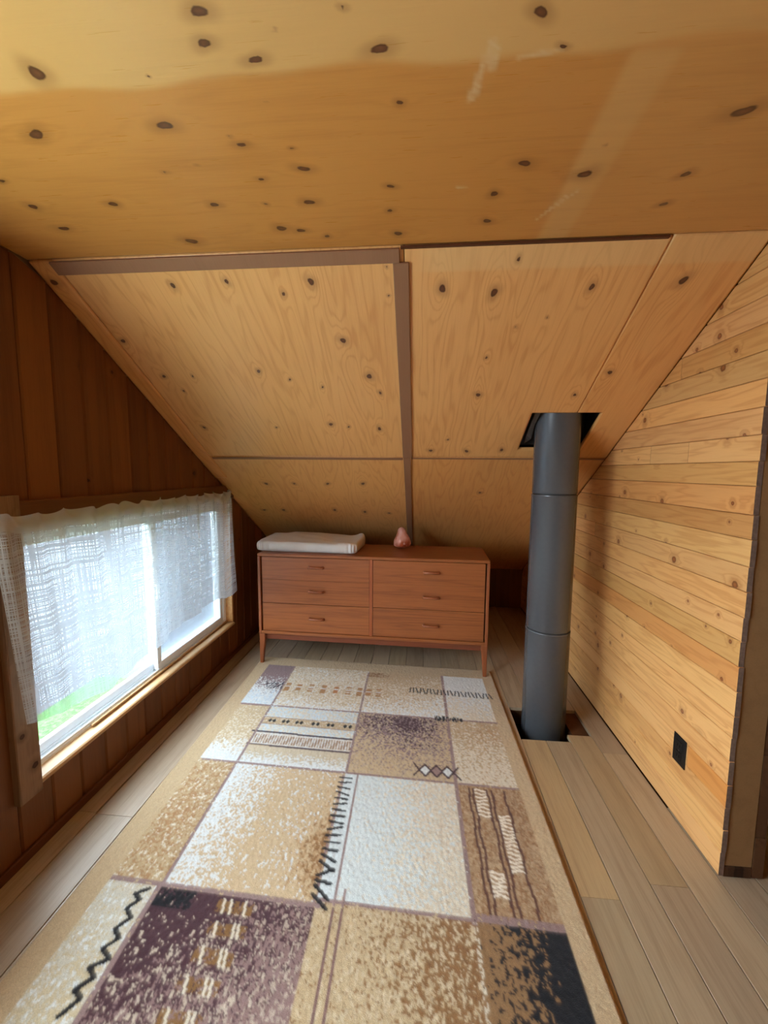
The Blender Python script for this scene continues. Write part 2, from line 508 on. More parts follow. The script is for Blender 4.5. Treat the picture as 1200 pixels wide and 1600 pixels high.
# ------------------------------------------------------------------ ceiling: flat ply sheet, slope sheets
CEIL = [(-0.35, 0.674, 0.0138), (-0.367, 0.72, 0.0127), (-0.292, 0.753, 0.011), (-0.078, 0.752, 0.0138), (0.173, 0.717, 0.0127), (-0.692, 0.746, 0.0206), (-0.818, 0.87, 0.0176), (-0.532, 0.869, 0.0171), (-0.397, 0.93, 0.0097), (-0.282, 1.01, 0.0135), (-0.614, 0.995, 0.0061), (-0.395, 1.036, 0.0093), (-0.557, 1.119, 0.0137), (-0.302, 1.128, 0.0151), (-0.418, 1.127, 0.0068), (0.225, 0.773, 0.0063), (-0.05, 0.855, 0.0085), (0.616, 0.927, 0.0197), (0.227, 1.032, 0.0145), (0.377, 1.078, 0.0195), (0.613, 1.096, 0.0134), (0.625, 1.206, 0.0133), (0.176, 1.132, 0.0145), (0.176, 1.245, 0.0143), (-0.085, 1.084, 0.0095), (-0.093, 1.179, 0.0104), (-0.076, 1.288, 0.0152), (-0.713, 1.282, 0.0198), (-0.414, 1.237, 0.0187), (-0.361, 1.251, 0.015), (-0.29, 1.286, 0.0115), (-1.05, 1.09, 0.0156), (-1.053, 1.19, 0.017), (-0.825, 1.096, 0.0137), (-1.034, 0.993, 0.0095), (-0.242, 0.709, 0.0031), (-0.496, 0.767, 0.0034), (-0.305, 0.834, 0.0025), (-0.412, 0.906, 0.0041), (-0.291, 0.947, 0.0056), (0.386, 0.992, 0.0041), (-0.128, 0.687, 0.0058), (-0.527, 0.979, 0.0045)]
SLOPE = [(-0.383, 0.111, 0.0177), (-0.679, 0.1, 0.0136), (-0.492, 0.153, 0.0115), (-0.879, 0.108, 0.014), (-1.225, 0.341, 0.0165), (-1.164, 0.54, 0.0151), (-1.029, 0.542, 0.009), (-1.121, 0.635, 0.0095), (-0.713, 0.517, 0.0144), (-0.587, 0.569, 0.0088), (-0.312, 0.361, 0.0204), (-0.228, 0.556, 0.0197), (-0.449, 0.619, 0.0089), (-0.12, 0.069, 0.0063), (-0.12, 0.172, 0.0067), (-0.188, 0.66, 0.0118), (-0.213, 0.927, 0.0167), (-0.462, 0.889, 0.0167), (-0.372, 0.91, 0.0101), (-1.155, 0.913, 0.0143), (-0.758, 0.914, 0.0104), (0.066, 0.152, 0.0217), (0.243, 0.172, 0.0216), (0.562, 0.162, 0.0166), (0.843, 0.149, 0.02), (0.3, 0.059, 0.01), (0.257, 0.679, 0.0172), (0.261, 0.461, 0.0102), (0.778, 0.551, 0.0154), (0.682, 0.684, 0.0138), (0.057, 1.123, 0.0177), (0.254, 1.128, 0.0174), (0.442, 1.115, 0.0171), (0.145, 1.021, 0.0101), (0.347, 0.316, 0.007), (0.449, 0.277, 0.0068), (-1.305, 0.079, 0.0214), (-1.018, 1.516, 0.022), (-0.825, 1.512, 0.0174), (-0.601, 1.508, 0.0171), (-0.368, 1.503, 0.021), (-1.169, 1.918, 0.0202), (-1.018, 1.913, 0.02), (-0.625, 1.899, 0.0194), (-0.403, 1.923, 0.0192), (-0.223, 1.939, 0.0191), (0.393, 1.606, 0.0164)]

ceiling = empty('ceiling', (0, 0.5, ZC), label='varnished plywood ceiling, flat overhead and sloping down to the far end', kind='structure')
ci = Matrix.Translation((0, -0.5, -ZC))
def cmat(M):
    return ci @ M

def smooth(x, a, b):
    t_ = np.clip((x - a) / (b - a), 0, 1)
    return t_ * t_ * (3 - 2 * t_)

def seg_mask(U, V, a, b, w):
    a, b = np.array(a), np.array(b)
    d = b - a
    t_ = np.clip(((U - a[0]) * d[0] + (V - a[1]) * d[1]) / (d @ d), 0, 1)
    dist = np.hypot(U - a[0] - t_ * d[0], V - a[1] - t_ * d[1])
    return 1 - smooth(dist, w * 0.5, w * 1.1)

# flat sheet: local x = world Y, local y (grain) = world X
us, vs = gridlines(0.25, YB, 0.0055), gridlines(XL, XP, 0.0075)
at = knotfield(us, vs, [(y, x, r * 0.60) for x, y, r in CEIL], elong=1.45, seed=5)
U, V = np.meshgrid(us, vs, indexing='ij')
wav = 0.006 * np.sin(V * 9) + 0.004 * np.sin(V * 23 + 1) + 0.003 * RNG.standard_normal(U.shape).cumsum(1) * 0.02
# pale footprint left by a removed partition (a band across and a strip running lengthwise)
band = smooth(0.79 - U + wav, 0.0, 0.022)
strip = smooth(V, 0.330, 0.352) * (1 - smooth(V, 0.41, 0.45)) * smooth(U, 0.77, 0.80) * 0.55
right = smooth(V, 0.36, 0.41) * 0.22
at['stain'] = np.clip(np.maximum(np.maximum(band * (0.85 - 0.25 * smooth(V, 0.0, 0.6)), strip), right), 0, 1)
sc_ = np.zeros_like(U)
for a, b, w in (((0.755, 0.108), (0.86, 0.083), 0.008), ((0.77, 0.115), (0.80, 0.112), 0.010), ((0.835, 0.098), (0.85, 0.096), 0.006), ((0.785, 0.155), (0.778, 0.225), 0.005), ((1.13, 0.385), (1.24, 0.318), 0.004), ((1.15, 0.36), (1.25, 0.312), 0.003), ((1.10, 0.08), (1.101, 0.105), 0.004)):
    sc_ = np.maximum(sc_, seg_mask(U, V, a, b, w) * 0.55)
at['scuff'] = sc_ * RNG.uniform(0.4, 1.0, U.shape)
sheet('plywood_panel', M_ceil, ceiling, cmat(frame((0, 0, ZC), (0, 1, 0), (1, 0, 0))), us, vs, 0.016, attrs=at)
us2 = gridlines(YR, 0.249, 0.3)
vs2 = gridlines(XL, XP, 0.3)
sheet('plywood_panel', M_ceil, ceiling, cmat(frame((0, 0, ZC), (0, 1, 0), (1, 0, 0))), us2, vs2, 0.016)

def slope_mat(x_right, s0=0.0, out=0.0):
    """local x runs from x_right towards the window wall, local y down the slope, z into the room"""
    o = Vector((x_right, YB, ZC)) + Vector((0, 1 / S, -K / S)) * s0 + Vector((0, -K / S, -1 / S)) * out
    return cmat(frame(o, (-1, 0, 0), (0, 1 / S, -K / S)))

SB = (2.362 - YB) * S         # joint between upper and lower sheets
SE = (YK + 0.03 - YB) * S
def slope_sheet(x0, x1, s0, s1, step, hole=None, out=0.0, stain=False, color=None, seed=3):
    us_ = gridlines(0, x1 - x0, step, () if not hole else [e for e in (x1 - hole[1], x1 - hole[0]) if 0 < e < x1 - x0])
    vs_ = gridlines(0, s1 - s0, step, () if not hole else [hole[2] - s0, hole[3] - s0])
    a_ = knotfield(us_, vs_, [(x1 - x, s - s0, r * 0.58) for x, s, r in SLOPE if x0 - 0.05 < x < x1 + 0.05 and s0 - .05 < s < s1 + .05], elong=1.15, seed=seed)
    U_, V_ = np.meshgrid(us_, vs_, indexing='ij')
    a_['stain'] = (0.5 * (1 - smooth(V_ + s0, 0.085, 0.098)) * smooth(x1 - U_, -0.05, 0.05)) if stain else np.zeros_like(U_)
    h = None if not hole else (x1 - hole[1] - 1e-4, x1 - hole[0] + 1e-4, hole[2] - s0 - 1e-4, hole[3] - s0 + 1e-4)
    return sheet('plywood_panel', M_slope, ceiling, slope_mat(x1, s0, out), us_, vs_, 0.016, hole=h, attrs=a_, color=color)

H_ = (0.528, 0.848, (2.037 - YB) * S, (2.297 - YB) * S)      # hole for the stove pipe
g_ = 0.0015
slope_sheet(-1.252 + g_, -0.062 - g_, 0.004, SB - 0.004, 0.007, seed=4)
slope_sheet(-0.062 + g_, 0.737 - g_, 0.006, SB - 0.003, 0.007, hole=(H_[0], 0.80, H_[2], H_[3]), stain=True, seed=8)
slope_sheet(0.737 + g_, XR - 0.001, 0.002, SB - 0.003, 0.007, hole=(0.60, H_[1], H_[2], H_[3]), stain=True, color=(1.0, 0.97, 0.94), seed=9)
slope_sheet(XL + 0.002, -1.252 - g_, 0.004, SB + 0.25, 0.008, out=0.004, color=(0.96, 0.9, 0.82), seed=10)
slope_sheet(XL + 0.002, -0.064 - g_, SB + 0.004, SE, 0.011, color=(0.97, 0.93, 0.86), out=-0.001, seed=12)
slope_sheet(-0.064 + g_, XR - 0.001, SB + 0.004, SE, 0.011, color=(0.9, 0.82, 0.72), out=-0.001, seed=13)
# slope over the passage on the right, out of sight
sheet('plywood_panel', M_slope, ceiling, slope_mat(XP, 0.0), gridlines(0, XP - 1.17, 0.4), gridlines(0, SE, 0.4), 0.016)

# dark sheet-metal chase above the pipe hole
mb = MB()
x0, x1 = H_[0] - 0.03, H_[1] + 0.03
ya, yb = 2.037 - 0.03, 2.297 + 0.03
za, zb = roof_z(2.037) + 0.03, roof_z(2.297) + 0.03
top = 2.1
v = [(x0, ya, za), (x1, ya, za), (x1, yb, zb), (x0, yb, zb), (x0, ya, top), (x1, ya, top), (x1, yb, top), (x0, yb, top)]
mb.add(v, [(0, 1, 5, 4), (1, 2, 6, 5), (2, 3, 7, 6), (3, 0, 4, 7), (4, 5, 6, 7)])
o = mb.build('pipe_chase', M_flash, ceiling, ci)

# trims on the slope: wide strip at the top left, centre batten in two lengths, thin strip over the lower joint
def slope_trim(name, x0, x1, s0, s1, t_, label, mat=M_trim):
    Mx = frame(Vector((x0, YB, ZC)) + Vector((0, 1 / S, -K / S)) * s0, (1, 0, 0), (0, -1 / S, K / S))
    # local x = +X, y = up the slope, z = into room
    Mx = frame(Vector((x1, YB, ZC)) + Vector((0, 1 / S, -K / S)) * s0, (-1, 0, 0), (0, 1 / S, -K / S))
    m_ = MB().box((0, 0, 0.0005), (x1 - x0, s1 - s0, t_), 0.0025)
    o_ = m_.build(name, mat, None, Mx)
    return tag(o_, label, kind='structure')
slope_trim('trim_1', -1.262, -0.075, 0.006, 0.052, 0.011, 'wide brown trim strip along the top left edge of the slope')
slope_trim('trim_2', -0.0985, -0.046, 0.0525, SB - 0.004, 0.011, 'brown centre batten running down the upper slope')
slope_trim('trim_3', -0.096, -0.054, SB - 0.003, SE - 0.4, 0.010, 'narrower brown batten continuing down the lower slope')
slope_trim('trim_4', -1.245, -0.099, SB + 0.004, SB + 0.026, 0.006, 'thin brown strip under the joint of the left slope panels')
slope_trim('trim_5', -0.050, XR - 0.004, SB + 0.004, SB + 0.018, 0.004, 'thin brown strip under the joint of the right slope panels')
tag(MB().box((-0.072, YB - 0.001, ZC - 0.008), (0.725, YB + 0.010, ZC - 0.002)).build('gap_shade', M_base), 'dark strip standing in for the shaded open gap where the ceiling meets the right slope panel', kind='structure')  # dark colour stands in for the shade inside the open joint

# ------------------------------------------------------------------ window wall (left): vertical V-joint boards
wall_left = empty('wall_left', (XL, 1.0, 0), label='left gable wall of dark stained vertical boards around the window', kind='structure')
wl = Matrix.Translation((-XL, -1.0, 0))
W0, W1, WZ0, WZ1 = 1.232, 2.755, 0.252, 1.150       # window opening
V0, V1, VZ0, VZ1 = -0.46, 0.94, 0.72, 1.78      # added opening for the fill light, beside the camera
edges = [1.291 + 0.1277 * k for k in range(-31, 23)]
rr = random.Random(4)
for a, b in zip(edges[:-1], edges[1:]):
    if a > YK + 0.02 or b < YR:
        continue
    a_, b_ = max(a, YR), min(b, YK + 0.02)
    w = b_ - a_
    tint = rr.uniform(0.86, 1.12)
    colr = (tint, tint * rr.uniform(0.95, 1.02), tint * rr.uniform(0.9, 1.02))
    tops = (roof_z(a_) - 0.002, roof_z(b_) - 0.002)
    pieces = [(0.0, tops, a_, b_)]
    for o0, o1, oz0, oz1 in ((W0, W1, WZ0 - 0.03, WZ1 + 0.01), (V0, V1, VZ0, VZ1)):
        if b_ > o0 and a_ < o1:
            pieces = [(0.0, oz0, a_, b_), (oz1, tops, a_, b_)]
            if a_ < o0 - 0.01:
                pieces.append((oz0, oz1, a_, o0 - 0.004))
            if b_ > o1 + 0.01:
                pieces.append((oz0, oz1, o1 + 0.004, b_))
    for lo, hi, p0, p1 in pieces:
        plank('wall_board', M_left, wall_left, (XL, p0, 0), (0, 1, 0), (0, 0, 1), p1 - p0, lo, hi, t=0.018, ch=0.006, color=colr, gap=0.0008, pre=wl)
# sheathing behind the boards, round the opening
mb = MB()
X0_, X1_ = XL - 0.125, XL - 0.019
mb.box((X0_, YR - 0.1, -0.3), (X1_, V0, ZC + 0.2))
mb.box((X0_, V1, -0.3), (X1_, W0 - 0.012, ZC + 0.2))
mb.box((X0_, V0, -0.3), (X1_, V1, VZ0))
mb.box((X0_, V0, VZ1), (X1_, V1, ZC + 0.2))
mb.box((X0_, W1 + 0.012, -0.3), (X1_, YK + 0.3, ZC + 0.0))
mb.box((X0_, W0 - 0.012, -0.3), (X1_, W1 + 0.012, WZ0 - 0.034))
mb.box((X0_, W0 - 0.012, WZ1 + 0.014), (X1_, W1 + 0.012, ZC + 0.2))
mb.build('sheathing', M_plaster, wall_left, wl)
tag(MB().box((XL + 0.0005, YR, 0.0), (XL + 0.014, YK, 0.036), 0.003).build('baseboard_left', M_base), 'dark brown base strip along the foot of the window wall', kind='structure')

# ------------------------------------------------------------------ window
win = empty('window_1', (XL, 2.0, WZ0), label='white vinyl sliding window low in the left wall', kind='structure')
wi = Matrix.Translation((-XL, -2.0, -WZ0))
def wpart(name, mb_, m, **kw):
    return mb_.build(name, m, win, wi, **kw)
xf0, xf1 = XL - 0.120, XL - 0.046
mb = MB()
mb.box((xf0, W0, WZ0 + 0.001), (xf1, W1, WZ0 + 0.013), 0.002)       # bottom rail
mb.box((xf0, W0, WZ1 - 0.040), (xf1, W1, WZ1), 0.003)
mb.box((xf0, W0, WZ0 + 0.013), (xf1, W0 + 0.034, WZ1 - 0.040), 0.003)
mb.box((xf0, W1 - 0.034, WZ0 + 0.013), (xf1, W1, WZ1 - 0.040), 0.003)
for xl in (xf1 - 0.006, xf1 - 0.037, xf0 + 0.002):                    # track lips
    mb.box((xl, W0 + 0.034, WZ0 + 0.013), (xl + 0.004, W1 - 0.034, WZ0 + 0.023), 0.001)
wpart('window_frame', mb, M_vinyl)
def sash(y0, y1, xc, t_):
    m_ = MB()
    z0, z1 = WZ0 + 0.016, WZ1 - 0.044
    a_, b_ = xc - t_ / 2, xc + t_ / 2
    m_.box((a_, y0, z0), (b_, y1, z0 + 0.038), 0.003)
    m_.box((a_, y0, z1 - 0.038), (b_, y1, z1), 0.003)
    m_.box((a_, y0, z0 + 0.038), (b_, y0 + 0.036, z1 - 0.038), 0.003)
    m_.box((a_, y1 - 0.036, z0 + 0.038), (b_, y1, z1 - 0.038), 0.003)
    o_ = wpart('sash', m_, M_vinyl)
    return (y0 + 0.034, y1 - 0.034, z0 + 0.036, z1 - 0.036)
def glass_mat():
    t = NT('window_glass')
    tr = t.n('ShaderNodeBsdfTransparent')
    tr.inputs[0].default_value = (0.93, 0.96, 0.96, 1)
    gl = t.n('ShaderNodeBsdfGlossy')
    gl.inputs['Roughness'].default_value = 0.03
    fr = t.n('ShaderNodeFresnel')
    fr.inputs[0].default_value = 1.45
    mx = t.n('ShaderNodeMixShader')
    ge = t.n('ShaderNodeNewGeometry')
    t.put(mx.inputs[0], t.math('MULTIPLY', fr.outputs[0], t.math('SUBTRACT', 1.0, ge.outputs['Backfacing'])))
    t.t.links.new(tr.outputs[0], mx.inputs[1])
    t.t.links.new(gl.outputs[0], mx.inputs[2])
    t.t.links.new(mx.outputs[0], t.out.inputs[0])
    return t.m
M_glass = glass_mat()
def screen_mat():
    t = NT('insect_mesh')
    t.set(color=rgba((150, 158, 168)), rough=0.6, alpha=0.42)
    return t.m
for y0, y1, xc in ((W0 + 0.032, 2.030, XL - 0.096), (1.990, W1 - 0.032, XL - 0.066)):
    g = sash(y0, y1, xc, 0.026)
    wpart('pane', MB().box((xc - 0.003, g[0], g[2]), (xc + 0.003, g[1], g[3])), M_glass)
wpart('insect_screen', MB().box((XL - 0.1165, 2.06, WZ0 + 0.05), (XL - 0.1155, W1 - 0.04, WZ1 - 0.05)), screen_mat())
wpart('sash_latch', MB().box((XL - 0.053, 1.998, 0.66), (XL - 0.040, 2.018, 0.74), 0.003), M_vinyl)
# wooden lining: sill with a rounded nose, jambs, head, left casing
prof = [(XL - 0.046, 0.226), (XL - 0.046, 0.250), (XL + 0.006, 0.247), (XL + 0.013, 0.243), (XL + 0.016, 0.236), (XL + 0.013, 0.229), (XL + 0.006, 0.226)]
v = [(x, y, z + 0.004) for y in (W0 - 0.004, W1 + 0.006) for x, z in prof]
n = len(prof)
MB().add(v, [tuple(range(n)), tuple(range(2 * n - 1, n - 1, -1))] + [(i, (i + 1) % n, n + (i + 1) % n, n + i) for i in range(n)]).build('sill', M_sill, win, wi)
wpart('jamb', MB().box((XL - 0.046, W1 - 0.001, WZ0 + 0.002), (XL + 0.002, W1 + 0.019, WZ1), 0.002), M_right)
wpart('jamb', MB().box((XL - 0.046, W0 - 0.019, WZ0 - 0.03), (XL - 0.001, W0 + 0.001, WZ1), 0.002), M_right)
wpart('head', MB().box((XL - 0.046, W0, WZ1 - 0.004), (XL + 0.002, W1, WZ1 + 0.018), 0.002), M_left)
plank('casing', M_casing, win, (XL + 0.026, 1.148, 0), (0, 1, 0), (0, 0, 1), 0.083, 0.221, 1.26, t=0.0255, ch=0.003, pre=wi)
wpart('stop_strip', MB().tube([(XL - 0.036, 1.52, 0.261), (XL - 0.036, 1.525, 0.261), (XL - 0.036, 2.74, 0.261)], [0.004, 0.0065, 0.0065], 8), M_sill)
plank('head_casing', M_left, win, (XL + 0.020, 1.13, 1.150), (0, 0, 1), (0, -1, 0), 0.090, -1.66, 0.0, t=0.0195, ch=0.003, pre=wi)

# ------------------------------------------------------------------ curtain
def curtain_mat():
    t = NT('open_weave_cotton')
    uv = t.n('ShaderNodeUVMap').outputs[0]
    def threads(sx, sy, lo, hi):
        m_ = t.n('ShaderNodeVectorMath', operation='MULTIPLY')
        t.put(m_.inputs[0], uv)
        m_.inputs[1].default_value = (sx, sy, 1)
        return t.mapr(t.noise(m_.outputs[0], 1.0, 1.5, 0.5), lo, hi)
    warp = threads(290, 3.0, 0.44, 0.54)
    weft = threads(2.0, 235, 0.44, 0.54)
    slub = threads(2.0, 40, 0.58, 0.66)
    stripe = threads(22, 1.2, 0.60, 0.70)
    cov = t.math('MAXIMUM', warp, weft)
    cov = t.math('MAXIMUM', t.math('MULTIPLY', cov, 0.80), t.math('MULTIPLY', slub, 0.72))
    cov = t.math('MAXIMUM', cov, t.math('MULTIPLY', stripe, 0.66))
    dens = t.attr('dens').outputs['Fac']
    cov = t.math('MAXIMUM', cov, dens)
    cov = t.math('MULTIPLY_ADD', cov, 0.80, 0.14, clamp=True)
    df = t.n('ShaderNodeBsdfDiffuse')
    df.inputs[0].default_value = rgba((240, 236, 226))
    tl = t.n('ShaderNodeBsdfTranslucent')
    tl.inputs[0].default_value = rgba((122, 128, 136))
    mx = t.n('ShaderNodeMixShader')
    mx.inputs[0].default_value = 0.5
    t.t.links.new(df.outputs[0], mx.inputs[1])
    t.t.links.new(tl.outputs[0], mx.inputs[2])
    tr = t.n('ShaderNodeBsdfTransparent')
    m2 = t.n('ShaderNodeMixShader')
    t.put(m2.inputs[0], cov)
    t.t.links.new(tr.outputs[0], m2.inputs[1])
    t.t.links.new(mx.outputs[0], m2.inputs[2])
    t.t.links.new(m2.outputs[0], t.out.inputs[0])
    return t.m
M_curtain = curtain_mat()
curtain = empty('curtain', (-1.275, 1.9, 1.18), label='sheer white open-weave cafe curtain hanging over the low window', cat='curtain')
cu = Matrix.Translation((1.275, -1.9, -1.18))
NU, NV = 330, 90
t_ = np.linspace(0, 1, NU)
s_ = np.linspace(0, 1, NV)
T, Sg = np.meshgrid(t_, s_, indexing='ij')
y_top = 1.105 + 1.545 * np.clip(T / 0.94, 0, 1)
y_bot = 1.165 + 1.475 * np.clip(T / 0.94, 0, 1)
hem = np.interp(t_, [0, .06, .16, .30, .42, .52, .65, .80, .93, .96, 1.0], [.505, .482, .447, .452, .482, .505, .520, .530, .482, .475, .485])
ztop = 1.200 + 0.006 * np.sin(t_ * 95) + 0.004 * np.sin(t_ * 41 + 1) + 0.004 * t_
Z = ztop[:, None] * (1 - Sg) + hem[:, None] * Sg
Yc = y_top * (1 - Sg) + y_bot * Sg
gath = (1 - Sg) ** 1.6
fold = 1.35 * 0.010 * np.sin(T * 88 + 2 * np.sin(T * 9)) * (0.30 + 0.9 * gath) + 0.012 * np.sin(T * 31 + 0.6 * Sg) * (0.4 + 0.6 * Sg) + 0.007 * np.sin(T * 57 + 1.3 + Sg)
X = -1.272 + fold
pocket = np.exp(-((Sg - 0.045) / 0.03) ** 2)
X = X * (1 - 0.75 * pocket) + (-1.265 - 0.004 * np.sin(T * 140)) * 0.75 * pocket
# the right end turns back behind and flares towards the wall
back = np.clip((T - 0.94) / 0.06, 0, 1)
Yc = Yc + back * (0.012 + 0.115 * Sg ** 1.3)
X = X - back * (0.012 + 0.022 * Sg)
# the left end turns towards the wall too
lft = np.clip((0.035 - T) / 0.035, 0, 1)
X = X - lft * 0.022
verts = np.stack([X, Yc, Z], -1).reshape(-1, 3)
ids = np.arange(NU * NV).reshape(NU, NV)
quads = np.stack([ids[:-1, :-1], ids[:-1, 1:], ids[1:, 1:], ids[1:, :-1]], -1).reshape(-1, 4)
def cloth(name, sel, dens):
    q = quads.reshape(NU - 1, NV - 1, 4)[:, sel].reshape(-1, 4)
    used = np.unique(q)
    rm = np.full(NU * NV, -1)
    rm[used] = np.arange(len(used))
    me = mesh(name, verts[used], [tuple(int(i) for i in r_) for r_ in rm[q]])
    uvl = me.uv_layers.new(name='weave')
    lv = np.zeros(len(me.loops), np.int32)
    me.loops.foreach_get('vertex_index', lv)
    uu = np.stack([T.ravel() * 1.75, Z.ravel()], -1)[used][lv]
    uvl.data.foreach_set('uv', uu.astype(np.float32).ravel())
    a_ = me.attributes.new('dens', 'FLOAT', 'POINT')
    a_.data.foreach_set('value', np.full(len(used), dens, np.float32))
    return link(name, me, M_curtain, curtain, cu, smooth=True)
cloth('cloth', slice(7, 83), 0.0)
cloth('rod_pocket', slice(0, 7), 0.85)
cloth('hem', slice(83, 89), 0.50)
rod = empty('curtain_rod', (-1.285, 1.9, 1.165), label='thin dark curtain rod run through the top of the sheer curtain', cat='curtain rod')
ro = Matrix.Translation((1.285, -1.9, -1.165))
MB().tube([(-1.285, 1.06, 1.166), (-1.285, 2.70, 1.170)], 0.006, 10).build('rod', M_base, rod, ro, smooth=True)
for y in (1.085, 2.685):
    MB().box((XL + 0.021, y - 0.008, 1.152), (-1.277, y + 0.008, 1.160), 0.002).build('bracket', M_metal, rod, ro)

# ------------------------------------------------------------------ right partition of horizontal pine boards, its end stud
wall_right = empty('wall_right', (XR, 1.4, 0), label='right partition of light knotty pine boards laid horizontally', kind='structure')
wr = Matrix.Translation((-XR, -1.4, 0))
zs = [0.006, 0.092, 0.172, 0.252, 0.332, 0.414, 0.496, 0.570, 0.653, 0.736, 0.819, 0.898, 0.980, 1.060, 1.145, 1.221, 1.310, 1.386, 1.466, 1.548, 1.632, 1.714, 1.796, 1.878, 1.96, 2.048]
tints = {2: (1.04, .98, .9), 4: (0.98, .96, .92), 6: (1.0, .96, .9), 8: (0.86, .72, .58), 9: (1.0, .95, .86), 10: (0.86, .86, .86), 11: (0.97, .94, .88), 14: (0.86, .78, .68), 15: (0.88, .80, .70), 16: (0.92, .86, .78), 19: (0.98, .94, .86), 21: (0.90, .82, .72)}
breaks = {17: [1.668, 1.925], 3: [1.53], 21: [1.75], 0: [2.2], 12: [2.45]}
rr = random.Random(9)
for i, (z0, z1) in enumerate(zip(zs[:-1], zs[1:])):
    e0 = min(YK, YB + (ZC - z0) / K) - 0.004
    e1 = min(YK, YB + (ZC - z1) / K) - 0.004
    start = 1.334 + rr.uniform(-0.003, 0.003)
    cuts = [start] + breaks.get(i, [])
    for j, c0 in enumerate(cuts):
        c1 = (e0, e1) if j == len(cuts) - 1 else cuts[j + 1] - 0.001
        if isinstance(c1, tuple) and min(c1) <= c0:
            c1 = (max(e0, c0 + 0.002), max(e1, c0 + 0.002))
        tn = tints.get(i, (1, 1, 1))
        if i == 3 and j == 0:
            tn = (0.98, .74, .50)
        tn = tuple(x * (1 + 0.05 * (rr.random() - 0.5)) for x in tn)
        plank('wall_board', M_right, wall_right, (XR, 0, z0), (0, 0, 1), (0, 1, 0), z1 - z0, c0, c1, t=0.016, ch=0.0022, color=tn, gap=0.0007, endmat=M_grain, pre=wr)
def wrpart(name, mb_, m, **kw):
    return mb_.build(name, m, wall_right, wr, **kw)
wrpart('stud', MB().box((1.0345, 1.338, 0.040), (1.1235, 1.376, ZC - 0.002), 0.002), M_stud)
wrpart('sole_plate', MB().box((1.0345, 1.336, 0.001), (1.1235, YK, 0.038), 0.002), M_dark)
for i in range(14):
    z0 = 0.005 + i * 0.146
    plank('back_board', M_dark, wall_right, (1.158, 0, z0), (0, 0, 1), (0, -1, 0), 0.145, -min(YK, YB + (ZC - z0 - .145) / K if z0 + .145 > 0.4 else YK) + 0.02, -1.336 - rr.uniform(0, 0.004), t=0.034, ch=0.002, pre=wr)

# ------------------------------------------------------------------ unseen sides of the room
def boards_wall(name, label, origin, across, length, heights, w, m, parts='wall_board'):
    root = empty(name, origin, label=label, kind='structure')
    k = int(math.ceil(length / w))
    for i in range(k):
        ww = min(w, length - i * w)
        plank(parts, m, root, Vector(across) * (i * w), across, (0, 0, 1), ww, 0.0, heights, t=0.02, ch=0.004)
    return root
boards_wall('wall_back', 'low dark knee wall under the foot of the slope', (XL, YK, 0), (1, 0, 0), XP - XL, roof_z(YK) + 0.0, 0.14, M_left)
boards_wall('passage_shade_wall', 'added dark boards standing in for the unlit passage beyond the partition', (1.165, 1.62, 0), (1, 0, 0), XP - 1.165, roof_z(1.62) - 0.01, 0.2, M_dark)  # dark wall added so the passage reads as unlit
# right side of the passage and the wall behind, then the added fill window
tag(MB().box((XP, YR, 0), (XP + 0.1, YK, ZC + 0.2)).build('wall_side', M_right), 'plain wooden wall on the far side of the passage', kind='structure')
tag(MB().box((XL - 0.1, YR - 0.1, -0.3), (XP + 0.1, YR, ZC + 0.2)).build('wall_rear', M_right), 'wooden wall behind the viewpoint', kind='structure')
w2 = empty('fill_window', (XL, 0.24, VZ0), label='unseen window added to the left wall beside the viewpoint for fill light', kind='structure')  # unseen window, added to let fill light into the room
mb = MB()
wm = Matrix.Translation((-XL, -0.24, -VZ0))
xa_, xb_ = XL - 0.10, XL - 0.03
for lo, hi in (((xa_, V0, VZ0), (xb_, V1, VZ0 + .05)), ((xa_, V0, VZ1 - .05), (xb_, V1, VZ1)), ((xa_, V0, VZ0 + .05), (xb_, V0 + .05, VZ1 - .05)), ((xa_, V1 - .05, VZ0 + .05), (xb_, V1, VZ1 - .05)), ((xa_, 0.215, VZ0 + .05), (xb_, 0.265, VZ1 - .05))):
    mb.box(lo, hi, 0.003)
mb.build('window_frame', M_vinyl, w2, wm)
for a_, b_ in ((V0 + .05, 0.215), (0.265, V1 - .05)):
    MB().box((XL - 0.068, a_, VZ0 + .05), (XL - 0.062, b_, VZ1 - .05)).build('pane', M_glass, w2, wm)

